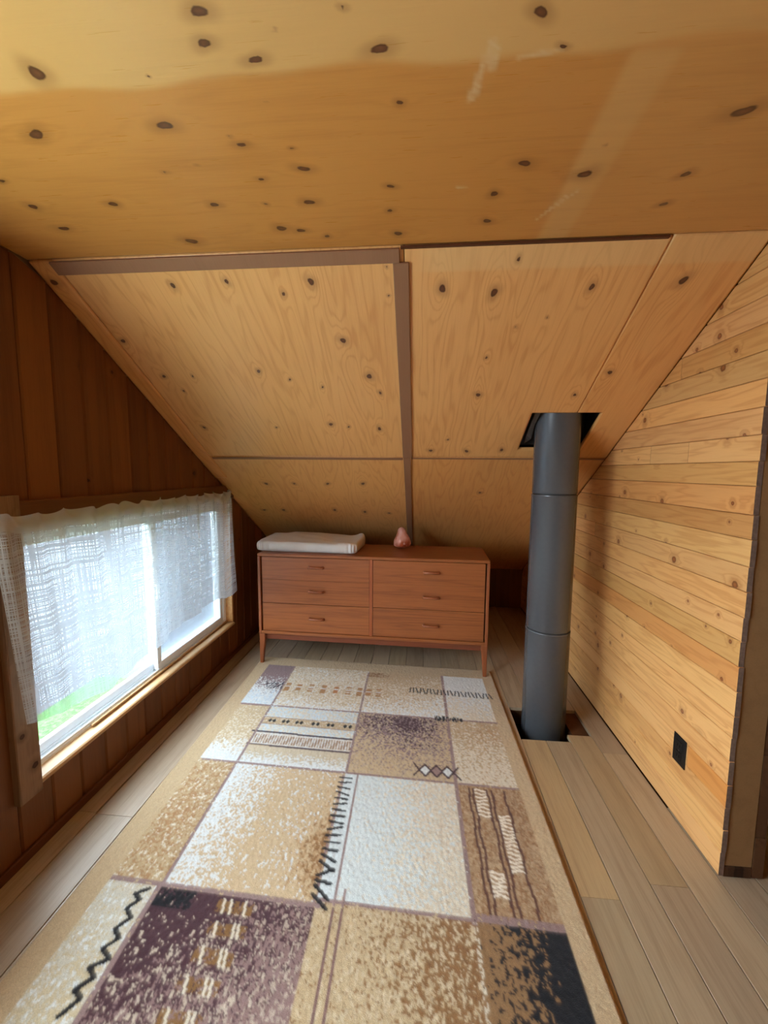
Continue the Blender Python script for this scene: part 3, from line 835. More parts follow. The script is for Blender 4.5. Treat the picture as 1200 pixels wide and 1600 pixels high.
# ------------------------------------------------------------------ floor: oak planks running lengthwise, with the cut-out for the pipe
floor = empty('floor', (0, 1.0, 0), label='light oak plank floor running towards the far end', kind='structure')
fl = Matrix.Translation((0, -1.0, 0))
xs = [-1.336, -1.247, -1.092, -0.938, -0.810, -0.688, -0.566, -0.444, -0.322, -0.200, -0.077, 0.045, 0.167, 0.289, 0.411, 0.533, 0.655, 0.777, 0.899, 1.018, 1.140]
while xs[-1] + 0.122 < XP:
    xs.append(xs[-1] + 0.122)
xs.append(XP)
rr = random.Random(21)
for i, (a, b) in enumerate(zip(xs[:-1], xs[1:])):
    if a < 0.5 or a > 1.0:
        cuts = sorted([YR] + [rr.uniform(YR + .3, 3.6) for _ in range(3)])
    if i == 0: cuts = [YR, 0.1, 1.378, 3.0]
    elif i == 1: cuts = [YR, 1.372, 3.25]
    elif i == 2: cuts = [YR, 0.6, 2.2]
    spans = None
    end = YK if b < 1.03 else 1.62
    if abs(a - 0.533) < .01: spans = [(YR, -0.4), (-0.4, 1.225), (1.225, 1.998), (2.280, YK)]
    elif abs(a - 0.655) < .01: spans = [(YR, 0.35), (0.35, 1.998), (2.280, YK)]
    elif abs(a - 0.777) < .01: spans = [(YR, -0.2), (-0.2, 1.287), (1.287, 2.055), (2.280, YK)]
    elif abs(a - 0.899) < .01: spans = [(YR, 0.2), (0.2, 1.930), (1.930, 3.3), (3.3, YK)]
    if spans is None:
        cuts = [c for c in cuts if c < end - 0.2]
        spans = list(zip(cuts, cuts[1:] + [end]))
    if abs(a - 0.655) < .01:
        bb = 0.768
    for (c0, c1) in spans:
        tn = rr.uniform(0.93, 1.05)
        colr = (tn, tn * rr.uniform(0.95, 0.99), tn * rr.uniform(0.9, 0.99))
        if abs(c0 - 1.225) < .01: colr = (1.04, 0.95, 0.74)
        if abs(c0 - 1.287) < .01: colr = (0.98, 0.92, 0.78)
        gap = 0.0012 if not (i == 0 and c0 > 1.3) else 0.005
        plank('floor_plank', M_floor, floor, (a, 0, 0), (1, 0, 0), (0, 1, 0), b - a, c0 + 0.0008, c1 - 0.0008, t=0.018, ch=0.0012, color=colr, gap=gap, pre=fl)
# subfloor with the same cut-out and a near-black box for the unlit void below it
mb = MB()
HX0, HX1, HY0, HY1 = 0.533, 0.899, 1.998, 2.280
mb.box((XL - 0.1, YR - 0.1, -0.10), (HX0 - 0.002, YK + 0.1, -0.0185))
mb.box((0.815, YR - 0.1, -0.10), (XP + 0.1, YK + 0.1, -0.0185))
mb.box((HX0 - 0.002, YR - 0.1, -0.10), (0.815, HY0, -0.0185))
mb.box((HX0 - 0.002, HY1, -0.10), (0.815, YK + 0.1, -0.0185))
mb.build('subfloor', M_joist, floor, fl)
mb = MB()
mb.box((HX0 - .03, HY0 - .03, -0.60), (HX1 + .03, HY1 + .03, -0.58))
mb.box((HX0 - .03, HY0 - .03, -0.58), (HX0 - .01, HY1 + .03, -0.101))
mb.box((0.817, HY0 - .03, -0.58), (0.837, HY1 + .03, -0.101))
mb.box((HX0 - .01, HY0 - .03, -0.58), (0.817, HY0 - .01, -0.101))
mb.box((HX0 - .01, HY1 + .01, -0.58), (0.817, HY1 + .03, -0.101))
mb.build('pipe_shaft', M_void, floor, fl)

# ------------------------------------------------------------------ stove pipe
PX, PY, PR = 0.684, 2.152, 0.1105
pipe = empty('stove_pipe', (PX, PY, 0.0), label='tall dark grey stove pipe rising from the floor hole into the sloped ceiling', cat='stove pipe')
pm = Matrix.Identity(4)
for z0, z1, r in ((-0.40, 0.533, PR), (0.537, 1.236, PR * 0.988), (1.240, 2.02, PR * 0.976)):
    pr = [(r - 0.006, z0), (r - 0.0015, z0 + 0.0005), (r, z0 + 0.003), (r, z1 - 0.010), (r + 0.0012, z1 - 0.008), (r + 0.0012, z1 - 0.003), (r, z1 - 0.001), (r - 0.005, z1)]
    MB().lathe(pr, 72).build('pipe_section', M_pipe, pipe, pm, smooth=True)
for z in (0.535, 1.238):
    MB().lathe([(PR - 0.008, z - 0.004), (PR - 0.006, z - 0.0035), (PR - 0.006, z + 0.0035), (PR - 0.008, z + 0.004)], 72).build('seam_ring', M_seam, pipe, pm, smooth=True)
# torn piece of sheet metal hanging beside the pipe in the ceiling hole
mb = MB()
pts = [(0.550, 2.262, 1.500), (0.545, 2.20, 1.535), (0.547, 2.12, 1.590), (0.553, 2.06, 1.640)]
lo = [(0.563, 2.268, 1.505), (0.572, 2.21, 1.520), (0.566, 2.13, 1.580), (0.574, 2.065, 1.632)]
hi = [(p_[0] - 0.006, p_[1], p_[2] + 0.13) for p_ in pts]
v = []
for p_, q_, h_ in zip(pts, lo, hi):
    v += [q_, p_, h_, (h_[0] + 0.003, h_[1], h_[2]), (p_[0] + 0.003, p_[1], p_[2] + 0.004), (q_[0] + 0.002, q_[1], q_[2] + 0.003)]
f = []
for i in range(3):
    for k in range(6):
        k2 = (k + 1) % 6
        f.append((i * 6 + k, i * 6 + k2, i * 6 + 6 + k2, i * 6 + 6 + k))
f += [(0, 1, 2, 3, 4, 5), (23, 22, 21, 20, 19, 18)]
fo = mb.add(v, f).build('metal_flashing', M_flash)
tag(fo, 'torn bent piece of dark sheet metal in the ceiling hole beside the pipe', 'flashing')

# ------------------------------------------------------------------ outlet plate
ot = empty('wall_outlet', (XR, 1.571, 0.227), label='black electrical outlet cover low on the pine board wall', cat='outlet')
om = Matrix.Translation((-XR, -1.571, -0.227))
MB().box((XR - 0.005, 1.5345, 0.227), (XR - 0.0003, 1.6075, 0.339), 0.0018).build('cover_plate', M_black, ot, om)
for zc in (0.262, 0.304):
    s_o = MB().box((XR - 0.0072, 1.5545, zc - 0.0165), (XR - 0.005, 1.5875, zc + 0.0165), 0.001).build('socket', M_black, ot, om)
    for dy in (-0.006, 0.006):
        MB().box((XR - 0.0076, 1.571 + dy - 0.001, zc - 0.006), (XR - 0.0072, 1.571 + dy + 0.001, zc + 0.004)).build('slot', M_void, s_o)
MB().lathe([(0.003, -0.001), (0.003, 0.0005), (0.002, 0.001)], 12).build('screw', M_metal, ot, om @ frame((XR - 0.0055, 1.571, 0.283), (0, 0, 1), (0, 1, 0)))

# ------------------------------------------------------------------ dresser
DW, DD = 1.536, 0.455
dresser = empty('dresser', (-1.086, 2.637, 0), math.radians(-1.77), label='mid-century teak dresser with six drawers on tapered legs at the far end', cat='dresser')
Z0, Z1 = 0.224, 0.786
def dpart(name, mb_, m, parent=dresser, **kw):
    return mb_.build(name, m, parent, **kw)
tk = 0.020
dpart('top', MB().box((-0.004, 0.0, Z1 - tk), (DW + 0.004, DD, Z1), 0.003), M_teak)
dpart('side_panel', MB().box((-0.004, 0.0, Z0), (tk - 0.006, DD, Z1 - tk), 0.002), M_teakv)
dpart('side_panel', MB().box((DW - tk + 0.006, 0.0, Z0), (DW + 0.004, DD, Z1 - tk), 0.002), M_teakv)
dpart('bottom_panel', MB().box((tk - 0.006, 0.0, Z0), (DW - tk + 0.006, DD, Z0 + 0.021), 0.003), M_teak)
dpart('back_panel', MB().box((tk - 0.006, DD - 0.012, Z0 + 0.021), (DW - tk + 0.006, DD - 0.002, Z1 - tk)), M_teakd)
dpart('divider', MB().box((0.765, 0.004, Z0 + 0.021), (0.785, DD - 0.012, Z1 - tk), 0.001), M_teakv, color=(1.25, 1.12, 1.0))
# six drawers; the upper two of each side sit so tight that their joint hardly shows
zlev = [Z0 + 0.0235, 0.4425, 0.608, Z1 - tk - 0.004]
for x0, x1, hx in ((tk + 0.003, 0.763, 0.403), (0.787, DW - tk - 0.003, 1.172)):
    for i, (z0, z1) in enumerate(zip(zlev[:-1], zlev[1:])):
        gt = 0.0016 if i == 0 else 0.00012
        gb = 0.0016 if i == 1 else 0.00012
        d_ = dpart('drawer', MB().box((x0, 0.009, z0 + gb), (x1, 0.36, z1 - gt), 0.0008), M_teak, color=(1.04, 1.0, 0.94) if i == 0 and x0 < .5 else (1, .97, .96))
        hz = (0.344, 0.534, 0.700)[i] - (0.006 if x0 > .5 else 0)
        prof_ = []
        nseg = 8
        hm = MB()
        path = [(hx - 0.047, 0.008, hz), (hx - 0.046, -0.004, hz), (hx - 0.038, -0.011, hz + 0.001), (hx, -0.014, hz + 0.002), (hx + 0.038, -0.011, hz + 0.001), (hx + 0.046, -0.004, hz), (hx + 0.047, 0.008, hz)]
        hm.tube(path, [0.009, 0.009, 0.0085, 0.008, 0.0085, 0.009, 0.009], 10)
        hm.build('handle', M_teakv, d_, smooth=True)
# base: aprons and four tapered legs
for y0, y1 in ((0.030, 0.048), (DD - 0.048, DD - 0.030)):
    dpart('apron', MB().box((0.030, y0, 0.176), (DW - 0.030, y1, Z0 - 0.004), 0.002), M_teakd)
for x0 in (0.012, DW - 0.030):
    dpart('side_rail', MB().box((x0, 0.03, 0.180), (x0 + 0.018, DD - 0.03, Z0 - 0.004), 0.002), M_teakd)
dpart('base_gap', MB().box((0.02, 0.02, Z0 - 0.005), (DW - 0.02, DD - 0.02, Z0)), M_teakd)
def leg(xo, yo, sx, sy, zb):
    v_ = []
    for z, w0, w1, offx, offy in ((zb, 0.024, 0.024, 0.0, 0.0), (0.10, 0.030, 0.030, 0.0, 0.0), (0.165, 0.037, 0.036, 0.0, 0.0), (0.185, 0.040, 0.036, 0, 0), (Z0 - 0.002, 0.040, 0.036, 0.0, 0.0)):
        c = 0.003
        xa, xb = xo, xo + sx * w0
        ya_, yb_ = yo, yo + sy * w1
        v_ += [(xa + sx * c, ya_, z), (xb - sx * c, ya_, z), (xb, ya_ + sy * c, z), (xb, yb_ - sy * c, z), (xb - sx * c, yb_, z), (xa + sx * c, yb_, z), (xa, yb_ - sy * c, z), (xa, ya_ + sy * c, z)]
    f_ = []
    for i in range(4):
        for k in range(8):
            k2 = (k + 1) % 8
            f_.append((i * 8 + k, i * 8 + k2, i * 8 + 8 + k2, i * 8 + 8 + k))
    f_ += [tuple(range(8)), tuple(range(39, 31, -1))]
    m_ = MB().add(v_, f_)
    return dpart('leg', m_, M_teakv)
for xo, sx in ((-0.004, 1), (DW + 0.004, -1)):
    for yo, sy in ((0.004, 1), (DD - 0.004, -1)):
        leg(xo, yo, sx, sy, 0.0125 if sy > 0 else 0.0)

# ------------------------------------------------------------------ folded blanket on the dresser
def blanket_mat():
    t = NT('washed_linen_quilt')
    tc = t.n('ShaderNodeTexCoord').outputs['Object']
    w = t.noise(t.vmath('MULTIPLY', tc, (1, 1, 0.3)), 130.0, 2.0)
    n = t.noise(tc, 9.0, 3.0)
    c = t.mix(n, rgba((206, 198, 190)), rgba((226, 220, 214)))
    t.bump(t.math('ADD', w, t.math('MULTIPLY', n, 0.6)), 0.5, 0.003)
    return t.set(color=c, rough=0.9, spec=0.1, sheen=0.2)
BL, BD, BH = 0.725, 0.40, 0.072
nu, nv = 110, 70
def blanket_layer(z0, z1, seed, grow):
    """a soft slab: grid over a rounded-box surface, folded (rounded) at the front and left"""
    r = np.random.default_rng(seed)
    a = np.linspace(0, 2 * np.pi, 140, endpoint=False)
    prof_n = 13
    v_ = []
    for i in range(prof_n):
        ph = -np.pi / 2 + np.pi * i / (prof_n - 1)
        ins = 0.42 * (z1 - z0) * (1 - abs(np.cos(ph)) ** 0.75)
        z = (z0 + z1) / 2 + (z1 - z0) / 2 * np.sign(np.sin(ph)) * abs(np.sin(ph)) ** 0.75
        for w in a:
            ex = 0.16
            cx_, sy_ = np.cos(w), np.sin(w)
            x = BL / 2 * np.sign(cx_) * abs(cx_) ** ex
            y = BD / 2 * np.sign(sy_) * abs(sy_) ** ex
            k = 1 - ins / 0.2
            x = np.sign(x) * max(0, abs(x) - ins + grow)
            y = np.sign(y) * max(0, abs(y) - ins + grow)
            v_.append((x, y, z))
    return v_, a, prof_n
verts_, faces_ = [], []
for z0, z1, sd, gr in ((0.0, BH, 1, 0.0),):
    v_, a_, pn = blanket_layer(z0, z1, sd, gr)
    off_ = len(verts_)
    na = len(a_)
    # caps as concentric rings so that the top can bulge
    top_rings = []
    base_ = v_[-na:]
    vv = list(v_)
    nr = 12
    for k in range(1, nr + 1):
        f_ = 1 - k / nr
        for (x, y, z) in base_:
            vv.append((x * f_, y * f_, z))
    verts_ += vv
    rows = pn + nr
    for i in range(rows - 1):
        for k in range(na):
            k2 = (k + 1) % na
            faces_.append((off_ + i * na + k, off_ + i * na + k2, off_ + (i + 1) * na + k2, off_ + (i + 1) * na + k))
    faces_.append(tuple(off_ + k for k in range(na))[::-1])
V_ = np.array(verts_)
hgt = np.clip(V_[:, 2] / BH, 0, 1)
bulge = 0.020 * np.exp(-((V_[:, 0] + 0.10) / 0.20) ** 2 - ((V_[:, 1] - 0.08) / 0.16) ** 2) + 0.026 * np.exp(-((V_[:, 0] - 0.36) / 0.06) ** 2 - ((V_[:, 1] - 0.20) / 0.09) ** 2) - 0.006 * np.exp(-((V_[:, 0] - 0.2) / 0.12) ** 2 - ((V_[:, 1]) / 0.2) ** 2)
V_[:, 2] += bulge * hgt ** 2 + 0.003 * np.sin(V_[:, 0] * 37 + V_[:, 1] * 11) * hgt ** 2 + 0.002 * np.sin(V_[:, 1] * 61 + V_[:, 0] * 17) * hgt ** 2
side = np.clip((-V_[:, 1] - BD / 2 + 0.05) / 0.05, 0, 1)
V_[:, 1] -= side * 1.6 * (0.0032 * np.sin(V_[:, 0] * 230 + 3 * np.sin(V_[:, 0] * 37)) + 0.003 * np.sin(V_[:, 0] * 83 + 2 * np.sin(V_[:, 0] * 19)))
V_[:, 0] += 0.006 * np.sin(V_[:, 1] * 25) * (np.abs(V_[:, 0]) > BL / 2 - 0.05)
blk = MB().add(V_, faces_).build('folded_blanket', blanket_mat(), None, Matrix.Translation((-0.768, 2.882, Z1 + 0.0005)) @ Matrix.Rotation(math.radians(-2.8), 4, 'Z'), smooth=True)
tag(blk, 'folded pale grey linen blanket on the left end of the teak dresser', 'blanket')

# ------------------------------------------------------------------ salt crystal on the dresser
def salt_mat():
    t = NT('pink_salt_crystal')
    tc = t.n('ShaderNodeTexCoord').outputs['Object']
    n = t.noise(tc, 22.0, 4.0, 0.6)
    n2 = t.noise(tc, 9.0, 2.0)
    c = t.mix(t.mapr(n2, 0.4, 0.6), rgba((216, 156, 140)), rgba((176, 82, 44)))
    c = t.mix(t.mapr(n, 0.58, 0.75), c, rgba((226, 196, 186)))
    t.bump(n, 0.4, 0.004)
    return t.set(color=c, rough=0.28, spec=0.5, sss=0.05)
import bmesh
bm = bmesh.new()
bmesh.ops.create_icosphere(bm, subdivisions=3, radius=1.0)
prof_z = [(0.0, 0.040), (0.012, 0.055), (0.045, 0.064), (0.075, 0.056), (0.105, 0.042), (0.135, 0.030), (0.150, 0.026), (0.156, 0.014)]
rs_ = random.Random(3)
facets = [(rs_.uniform(0, 2 * math.pi), rs_.uniform(-0.5, 0.7), rs_.uniform(0.80, 0.95)) for _ in range(26)]
for v in bm.verts:
    d = v.co.normalized()
    r = 1.0
    for a, e, h in facets:
        nrm = Vector((math.cos(a) * math.cos(e), math.sin(a) * math.cos(e), math.sin(e)))
        k = d.dot(nrm)
        if k > 0.2:
            r = min(r, h / k)
    z = (d.z * r + 1) / 2
    zz = max(0.0, min(1.0, z)) * 0.156
    rad = np.interp(zz, [p_[0] for p_ in prof_z], [p_[1] for p_ in prof_z])
    w = math.atan2(d.y, d.x)
    hr = math.hypot(d.x, d.y)
    hr = min(1.0, hr * 1.5) * (0.82 + 0.22 * (r - 0.8) / 0.2)
    lean = 0.006 * math.sin(zz * 20)
    v.co = Vector((math.cos(w) * rad * hr + lean, math.sin(w) * rad * hr, zz))
me = bpy.data.meshes.new('salt_crystal')
bm.to_mesh(me)
bm.free()
so = link('salt_crystal', me, salt_mat(), None, Matrix.Translation((-0.126, 2.945, Z1)))
tag(so, 'small pink and orange salt crystal rock standing on the teak dresser', 'crystal')

# ------------------------------------------------------------------ rug: woven pattern as coloured pile
def make_rug():
    W, L, st = 1.60, 2.30, 0.004
    us, vs = gridlines(0, W, st), gridlines(0, L, st)
    U, V = np.meshgrid(us, vs, indexing='ij')
    shp = U.shape
    r = np.random.default_rng(2)
    def blur(a, ku, kv):
        for k, ax in ((ku, 0), (kv, 1)):
            if k > 1:
                c = np.cumsum(np.concatenate([np.repeat(np.take(a, [0], ax), k, ax), a], ax), ax)
                n_ = a.shape[ax]
                a = (np.take(c, range(k, k + n_), ax) - np.take(c, range(0, n_), ax)) / k
        return a
    def uni(ku, kv):
        a = blur(r.standard_normal(shp), ku, kv)
        o_ = np.empty(a.size)
        o_[np.argsort(a.ravel())] = np.linspace(0, 1, a.size)
        return o_.reshape(shp)
    N1, N2, N3 = uni(2, 2), uni(2, 3), uni(2, 3)
    big = uni(12, 14)
    C = np.empty(shp + (3,))
    lin = lambda c: np.array(s2l(c))
    cream, white, tan = lin((216, 204, 182)), lin((218, 220, 218)), lin((188, 162, 126))
    tan2, brown, dbrown = lin((182, 148, 108)), lin((146, 106, 66)), lin((106, 74, 48))
    plum, mauve, black = lin((74, 46, 52)), lin((136, 112, 112)), lin((26, 24, 28))
    grey, olive = lin((200, 192, 174)), lin((136, 108, 70))
    C[:] = lin((190, 164, 128))
    def box(u0, u1, v0, v1):
        return (U >= u0) & (U < u1) & (V >= v0) & (V < v1)
    def fill(m, a, b=None, p=0.0, N=N1, c=None, q=None):
        C[m] = a
        if b is not None:
            pp = np.broadcast_to(p, shp)
            C[m & (N < pp)] = b
        if c is not None:
            qq = np.broadcast_to(q, shp)
            C[m & (N2 < qq)] = c
    L01 = lambda x, a, b: np.clip((x - a) / (b - a), 0, 1)
    G = lambda u, v, su, sv: np.exp(-((U - u) / su) ** 2 - ((V - v) / sv) ** 2)
    # 1 top left
    m = box(.088, .272, .118, .582)
    fill(m, white, mauve, 1.1 - 1.25 * L01(V, .22, .52), N1, lin((198, 210, 218)), 0.5 * L01(V, .4, .5))
    # 2 top middle
    fill(box(.272, .785, .118, .588), lin((196, 174, 140)), cream, 0.25 + 0.45 * np.abs(np.sin(V * 9 - 0.6)) * (0.6 + big * .8), N1, white, 0.10 + 0.5 * L01(V, .48, .58))
    # 3 top right-centre
    fill(box(.785, 1.267, .136, .586), tan, cream, L01(V + .35 * U, .50, .95), N1, white, 0.75 * L01(V + .25 * U, .62, .86))
    fill(box(.787, .93, .136, .19), brown, tan, 0.35 + .5 * L01(U, .85, .93), N1)
    # 4 top right
    fill(box(1.267, 1.527, .118, .586), white, cream, 0.9 * L01(V, .25, .58), N1)
    # 5 left column
    fill(box(.09, .272, .592, 1.04), lin((194, 170, 134)), cream, 0.15 + 0.5 * L01(V, .65, 1.0), N1, white, 1.3 * L01(V, .86, 1.05))
    # 6 banded block
    fill(box(.272, .785, .588, .70), lin((202, 212, 216)), cream, 0.30 + .3 * big, N1)
    fill(box(.272, .785, .692, .752), tan, cream, 0.2, N1)
    for v in (.692, .752):
        fill(box(.272, .785, v - .003, v + .003), mauve)
    fill(box(.272, .785, .755, .815), lin((202, 212, 216)), cream, 0.45, N1)
    fill(box(.272, .785, .82, .918), lin((212, 200, 184)), white, 0.35, N1)
    for k in range(38):
        u = .287 + k * .0131
        m = (np.abs(U - u - (V - .86) * 0.05) < .0032) & (V > .836) & (V < .902)
        C[m] = lin((150, 116, 88))
    step_ = 0.004 * np.floor((U - .27) * 9)
    fill((np.abs(V - .817 - step_ * .15) < .006) & (U > .25) & (U < .785), lin((56, 44, 58)))
    fill((np.abs(V - .914 - step_ * .15) < .006) & (U > .26) & (U < .785), lin((82, 64, 68)))
    fill(box(.272, .785, .922, 1.045), lin((202, 186, 158)), white, 1.2 * L01(V, .95, 1.05), N1)
    for u in (.314, .337, .389, .412, .463, .487, .552, .577, .634, .657, .724, .751):
        C[(np.abs(U - u) / .0115 + np.abs(V - .721) / .018) < 1] = black
    # 7 plum cloud
    cl = 0.78 * G(1.06, .63, .17, .10) + 0.40 * G(1.0, .74, .20, .17) + 0.22 * G(1.15, .82, .12, .15) + .30 * G(.84, .66, .08, .1)
    m = box(.785, 1.267, .588, 1.04)
    fill(m, lin((192, 166, 130)), mauve, np.clip(0.12 + cl * 1.15, 0, 1) * (1 - .85 * L01(V, .95, 1.03)), N1, plum, np.clip(cl - .25, 0, 1) * 1.0)
    C[m & (N3 < .20) & (cl < .9)] = lin((186, 164, 138))
    # 8
    fill(box(1.267, 1.527, .592, 1.04), tan, cream, 0.2 + .6 * L01(V, .66, .95), N1, tan2, 0.35 * G(1.47, .68, .1, .08))
    # 9 lower left column
    fill(box(.09, .265, 1.05, 1.60), lin((186, 160, 122)), lin((168, 128, 88)), 0.22 + .5 * G(.17, 1.35, .07, .2), N1, cream, .12)
    # 10 big cream block with a brown cloud at its right edge
    cb = 1.05 * G(.78, 1.42, .10, .16)
    fill(box(.272, .775, 1.05, 1.60), lin((200, 174, 138)), white, 0.95 - 1.25 * L01(U + .12 * V, .42, .74), N1, tan2, cb * 0.9)
    C[box(.272, .775, 1.05, 1.60) & (N3 < cb - .35)] = brown
    C[box(.272, .775, 1.05, 1.60) & (N3 > .90) & (cb < .4)] = white
    # 11 white strip and fringe
    fill(box(.782, .836, 1.05, 1.60), lin((208, 214, 214)))
    # 12 big white block
    fill(box(.836, 1.267, 1.05, 1.578), lin((208, 214, 212)), cream, 0.05 + .75 * L01(U - .1 * V, .80, 1.06), N1, lin((206, 190, 166)), .30 * L01(U, 1.0, 1.2))
    # 13 brown striped block
    fill(box(1.267, 1.53, 1.05, 1.572), lin((166, 134, 100)), lin((184, 156, 122)), 0.30, N1, lin((148, 110, 74)), .22 + .3 * G(1.50, 1.17, .05, .07))
    for u in (1.316, 1.334, 1.391, 1.409, 1.462):
        C[(np.abs(U - u - .003 * np.sin(V * 40 + u * 50)) < .0045) & (V > 1.06) & (V < 1.572)] = lin((92, 58, 48))
    for u0, u1, v0, v1, k in ((1.338, 1.386, 1.062, 1.207, 8), (1.412, 1.458, 1.185, 1.42, 15), (1.338, 1.386, 1.420, 1.510, 6)):
        for i in range(k):
            v = v0 + (v1 - v0) * (i + .5) / k
            C[(U > u0) & (U < u1) & (np.abs(V - v - .004 * np.sin(U * 120 + i)) < .0045)] = lin((236, 224, 204))
    # 14 bottom left
    fill(box(.09, .262, 1.612, 2.22), grey, lin((198, 180, 146)), 0.15 + .6 * L01(V, 1.7, 1.95), N1, white, .12)
    # 15 dark plum block
    pd = 1.15 - 0.9 * L01(U * .8 + V * 1.0, 1.95, 2.45)
    fill(box(.27, .782, 1.612, 2.22), lin((140, 112, 108)), plum, pd, N2, lin((178, 158, 142)), 0.04 + .22 * L01(U + V, 2.15, 2.6))
    C[box(.272, .40, 1.612, 1.668) & (N1 < .85) & (big < .9)] = black
    C[box(.27, .782, 1.612, 2.22) & (N3 < .08 * L01(V, 1.65, 1.75))] = lin((196, 178, 158))
    for (u, v) in ((.535, 1.641), (.54, 1.702), (.533, 1.767), (.525, 1.834), (.515, 1.905)):
        C[(np.abs(U - u) < .057) & (np.abs(V - v) < .018) & (N1 < .72)] = lin((130, 94, 54))
        for du in (-.035, -.012 if v < 1.7 else .02, .034):
            C[(np.abs(U - u - du - (V - v) * .2) < .004) & (np.abs(V - v) < .022)] = cream
    # 16 cream to brown
    fill(box(.782, 1.267, 1.588, 2.22), lin((188, 164, 128)), lin((138, 100, 62)), 0.05 + 0.85 * L01(U, .92, 1.22) * (1 - .7 * L01(V, 1.75, 1.95) * (1 - L01(U, 1.05, 1.25))), N1, lin((202, 182, 150)), .18)
    # 17 olive to black
    fill(box(1.267, 1.53, 1.584, 2.22), lin((142, 108, 72)), black, 0.05 + 1.0 * L01(U + .12 * (V - 1.6), 1.29, 1.50), N2)
    for u in (.838, .866):
        C[(np.abs(U - u) < .0038) & (V > 1.60) & (V < 2.22)] = lin((120, 88, 86))
    # grid lines
    ln_ = lin((146, 120, 116))
    for u, v0, v1 in ((.272, .118, 1.61), (.267, 1.6, 2.22), (.785, .136, 1.05), (1.267, .118, 1.6)):
        C[(np.abs(U - u) < (.0075 if u > 1 or u < .3 else .0065)) & (V > v0) & (V < v1) & (N1 < .95)] = ln_
    C[(np.abs(U - .776) < .005) & (V > 1.05) & (V < 1.6) & (N1 < .6)] = ln_
    C[(np.abs(U - .837) < .0038) & (V > 1.05) & (V < 1.6)] = ln_
    C[(np.abs(U - .866) < .0038) & (V > 1.54) & (V < 1.6)] = ln_
    C[(np.abs(U - 1.267) < .006) & (V > 1.58) & (V < 2.2) & (N1 < .45)] = cream
    for v, u0, u1, h in ((.587, .272, 1.53, .0055), (.589, .09, .27, .009), (1.045, .10, 1.53, .007), (1.603, .09, .80, .009), (1.584, .775, 1.27, .007), (1.574, 1.26, 1.53, .012)):
        C[(np.abs(V - v) < h) & (U > u0) & (U < u1) & (N1 < .93)] = ln_
    # drawn marks
    def stroke(p0, p1, w, c):
        k = seg_mask(U, V, p0, p1, w) > .5
        C[k] = c
    for (a, b) in (((.150, .33), (.175, .40)), ((.185, .40), (.205, .33)), ((.200, .41), (.222, .34)), ((.215, .41), (.232, .34)), ((.160, .36), (.215, .35)), ((.235, .41), (.262, .33)), ((.262, .33), (.266, .41)), ((.222, .40), (.245, .37))):
        stroke(a, b, .0042, lin((44, 40, 56)))
    stroke((.085, .42), (.145, .34), .004, white)
    for i, u in enumerate((.302, .375, .45, .53, .608, .685, .754, .81, .869)):
        ch_ = [(-.03, .012), (.018, .032)] if i % 3 == 0 else ([(-.034, .008), (.004, .012), (.036, .007)] if i % 3 == 2 else [(-.02, .012), (.022, .018)])
        for dv, hv in ch_:
            C[(np.abs(U - u) < .016) & (np.abs(V - .375 - dv) < hv)] = lin((168, 122, 74)) if i != 4 else lin((178, 116, 62))
        C[(np.abs(U - u) < .016) & (np.abs(V - .375) < .004)] = white
    r2 = random.Random(5)
    for i in range(24):
        u = 1.062 + i * .0208
        d = (-.003, .001, .006, -.001, .0055, -.004, .002, .006)[i % 8]
        v = .315 + .014 * (i / 24)
        stroke((u - d, v - .027), (u + d, v + .027), .0050, black)
    for i in range(15):
        u = 1.20 + i * .0102
        h = r2.uniform(.012, .026)
        stroke((u, .588 - h), (u + r2.uniform(-.004, .004), .588 + h * .8), .0044, black)
    dk = lin((66, 40, 44))
    for i, u in enumerate((1.135, 1.186, 1.235)):
        c_, h_, w_ = .983, .036, .026
        C[(np.abs(U - u) / w_ + np.abs(V - c_) / h_) < 1] = white if i != 1 else lin((150, 120, 112))
        P_ = [(u - w_, c_), (u, c_ - h_), (u + w_, c_), (u, c_ + h_)]
        for j in range(4):
            stroke(P_[j], P_[(j + 1) % 4], .0058, dk)
    stroke((1.109, .983), (1.085, .945), .0055, dk); stroke((1.109, .983), (1.085, 1.018), .0055, dk)
    stroke((1.261, .983), (1.283, .950), .0055, dk); stroke((1.261, .983), (1.290, 1.022), .0055, dk)
    n_ = 19
    for i in range(n_):
        v = 1.073 + (1.585 - 1.073) * i / (n_ - 1)
        tl_ = (0.0, -.004, .004, .010, .002, -.006, .003, 0, .004, -.010, -.004, 0, .002, .014, .018, -.016, .004, .024, .024)[i]
        stroke((.761 + .004 * (i / n_), v - tl_ * .6), (.815, v + tl_), .0052 + .003 * i / n_, black)
    sq = [(.25, 1.621), (.215, 1.640), (.243, 1.655), (.219, 1.683), (.25, 1.706), (.224, 1.739), (.255, 1.760), (.226, 1.788), (.263, 1.809), (.223, 1.833), (.254, 1.851), (.224, 1.881), (.253, 1.894), (.226, 1.933)]
    sq = [(u - .012, v) for u, v in sq]
    for a, b in zip(sq[:-1], sq[1:]):
        stroke(a, b, .0080, black)
    # border edge binding
    ed = np.minimum.reduce([U, W - U, V, L - V])
    C[ed < .010] = lin((184, 156, 118))
    C = 0.55 * C + 0.45 * (blur(C, 2, 2) + blur(np.roll(C, -1, 0), 2, 3)) / 2
    # small colour unevenness of the yarns and pile height
    C *= (0.93 + 0.14 * r.random(shp))[..., None]
    C = np.clip(C, 0, 1)
    pile = 0.0011 * (blur(r.standard_normal(shp), 2, 3)) + 0.010
    pile = np.where(ed < .006, .004, pile)
    lift = 0.010 * smooth(U, W - .10, W) * np.clip(np.sin((V - .1) * 1.6), 0, 1) * 0.5
    t = NT('woven_rug_pile')
    ca = t.n('ShaderNodeVertexColor', layer_name='pile')
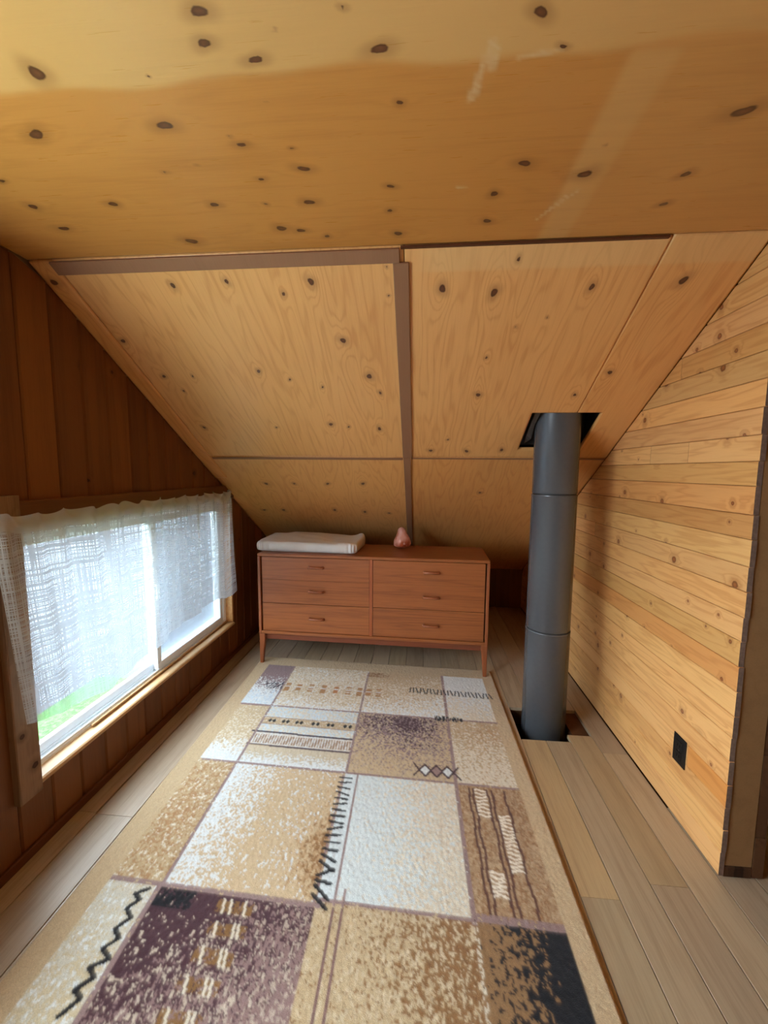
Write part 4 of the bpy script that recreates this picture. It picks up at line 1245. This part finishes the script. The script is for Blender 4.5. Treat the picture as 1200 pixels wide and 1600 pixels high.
    tc = t.n('ShaderNodeTexCoord').outputs['Object']
    n3 = t.noise(tc, 420.0, 2.0)
    hs = t.n('ShaderNodeHueSaturation')
    t.put(hs.inputs['Color'], ca.outputs[0])
    t.put(hs.inputs['Value'], t.mapr(n3, 0.25, 0.75, 0.86, 1.1))
    t.bump(n3, 0.5, 0.003)
    mt = t.set(color=hs.outputs[0], rough=0.95, spec=0.05, sheen=0.25)
    ang = math.radians(-1.9)
    ud, vd = Vector((math.cos(ang), math.sin(ang), 0)), Vector((math.sin(ang), -math.cos(ang), 0))
    vd2 = (vd + 0.047 * ud)
    o3 = Vector((-1.104, 2.741, 0.0015))
    # local x = towards camera (v), local y = across (u): right handed with z up
    Xw = o3.x + U * ud.x + V * vd2.x
    Yw = o3.y + U * ud.y + V * vd2.y
    me_us, me_vs = us, vs
    ids = np.arange(U.size).reshape(shp)
    q = np.stack([ids[:-1, :-1], ids[:-1, 1:], ids[1:, 1:], ids[1:, :-1]], -1).reshape(-1, 4)
    top = np.stack([Xw, Yw, o3.z + pile + lift], -1).reshape(-1, 3)
    # skirt
    rim = np.concatenate([ids[:, 0], ids[-1, 1:], ids[-2::-1, -1], ids[0, -2:0:-1]])
    nb = len(top)
    low = top[rim].copy()
    low[:, 2] = o3.z + lift.reshape(-1)[rim]
    k = np.arange(len(rim))
    k2 = (k + 1) % len(rim)
    sk = np.stack([rim[k], rim[k2], nb + k2, nb + k], -1)
    allq = np.concatenate([q, sk])
    me = bpy.data.meshes.new('rug')
    allv = np.concatenate([top, low])
    org = np.array([-0.25, 1.6, 0.0])
    me.vertices.add(len(allv))
    me.vertices.foreach_set('co', (allv - org).astype(np.float32).ravel())
    me.loops.add(allq.size)
    me.loops.foreach_set('vertex_index', allq.astype(np.int32).ravel())
    me.polygons.add(len(allq))
    me.polygons.foreach_set('loop_start', np.arange(0, allq.size, 4, dtype=np.int32))
    me.update(calc_edges=True)
    at_ = me.color_attributes.new('pile', 'FLOAT_COLOR', 'POINT')
    cc = np.concatenate([C.reshape(-1, 3), C.reshape(-1, 3)[rim]])
    at_.data.foreach_set('color', np.concatenate([cc, np.ones((len(cc), 1))], 1).astype(np.float32).ravel())
    o_ = link('rug', me, mt, None, Matrix.Translation(org), smooth=True)
    return tag(o_, 'large beige, cream and plum patchwork patterned area rug in the middle of the floor', 'rug')
make_rug()
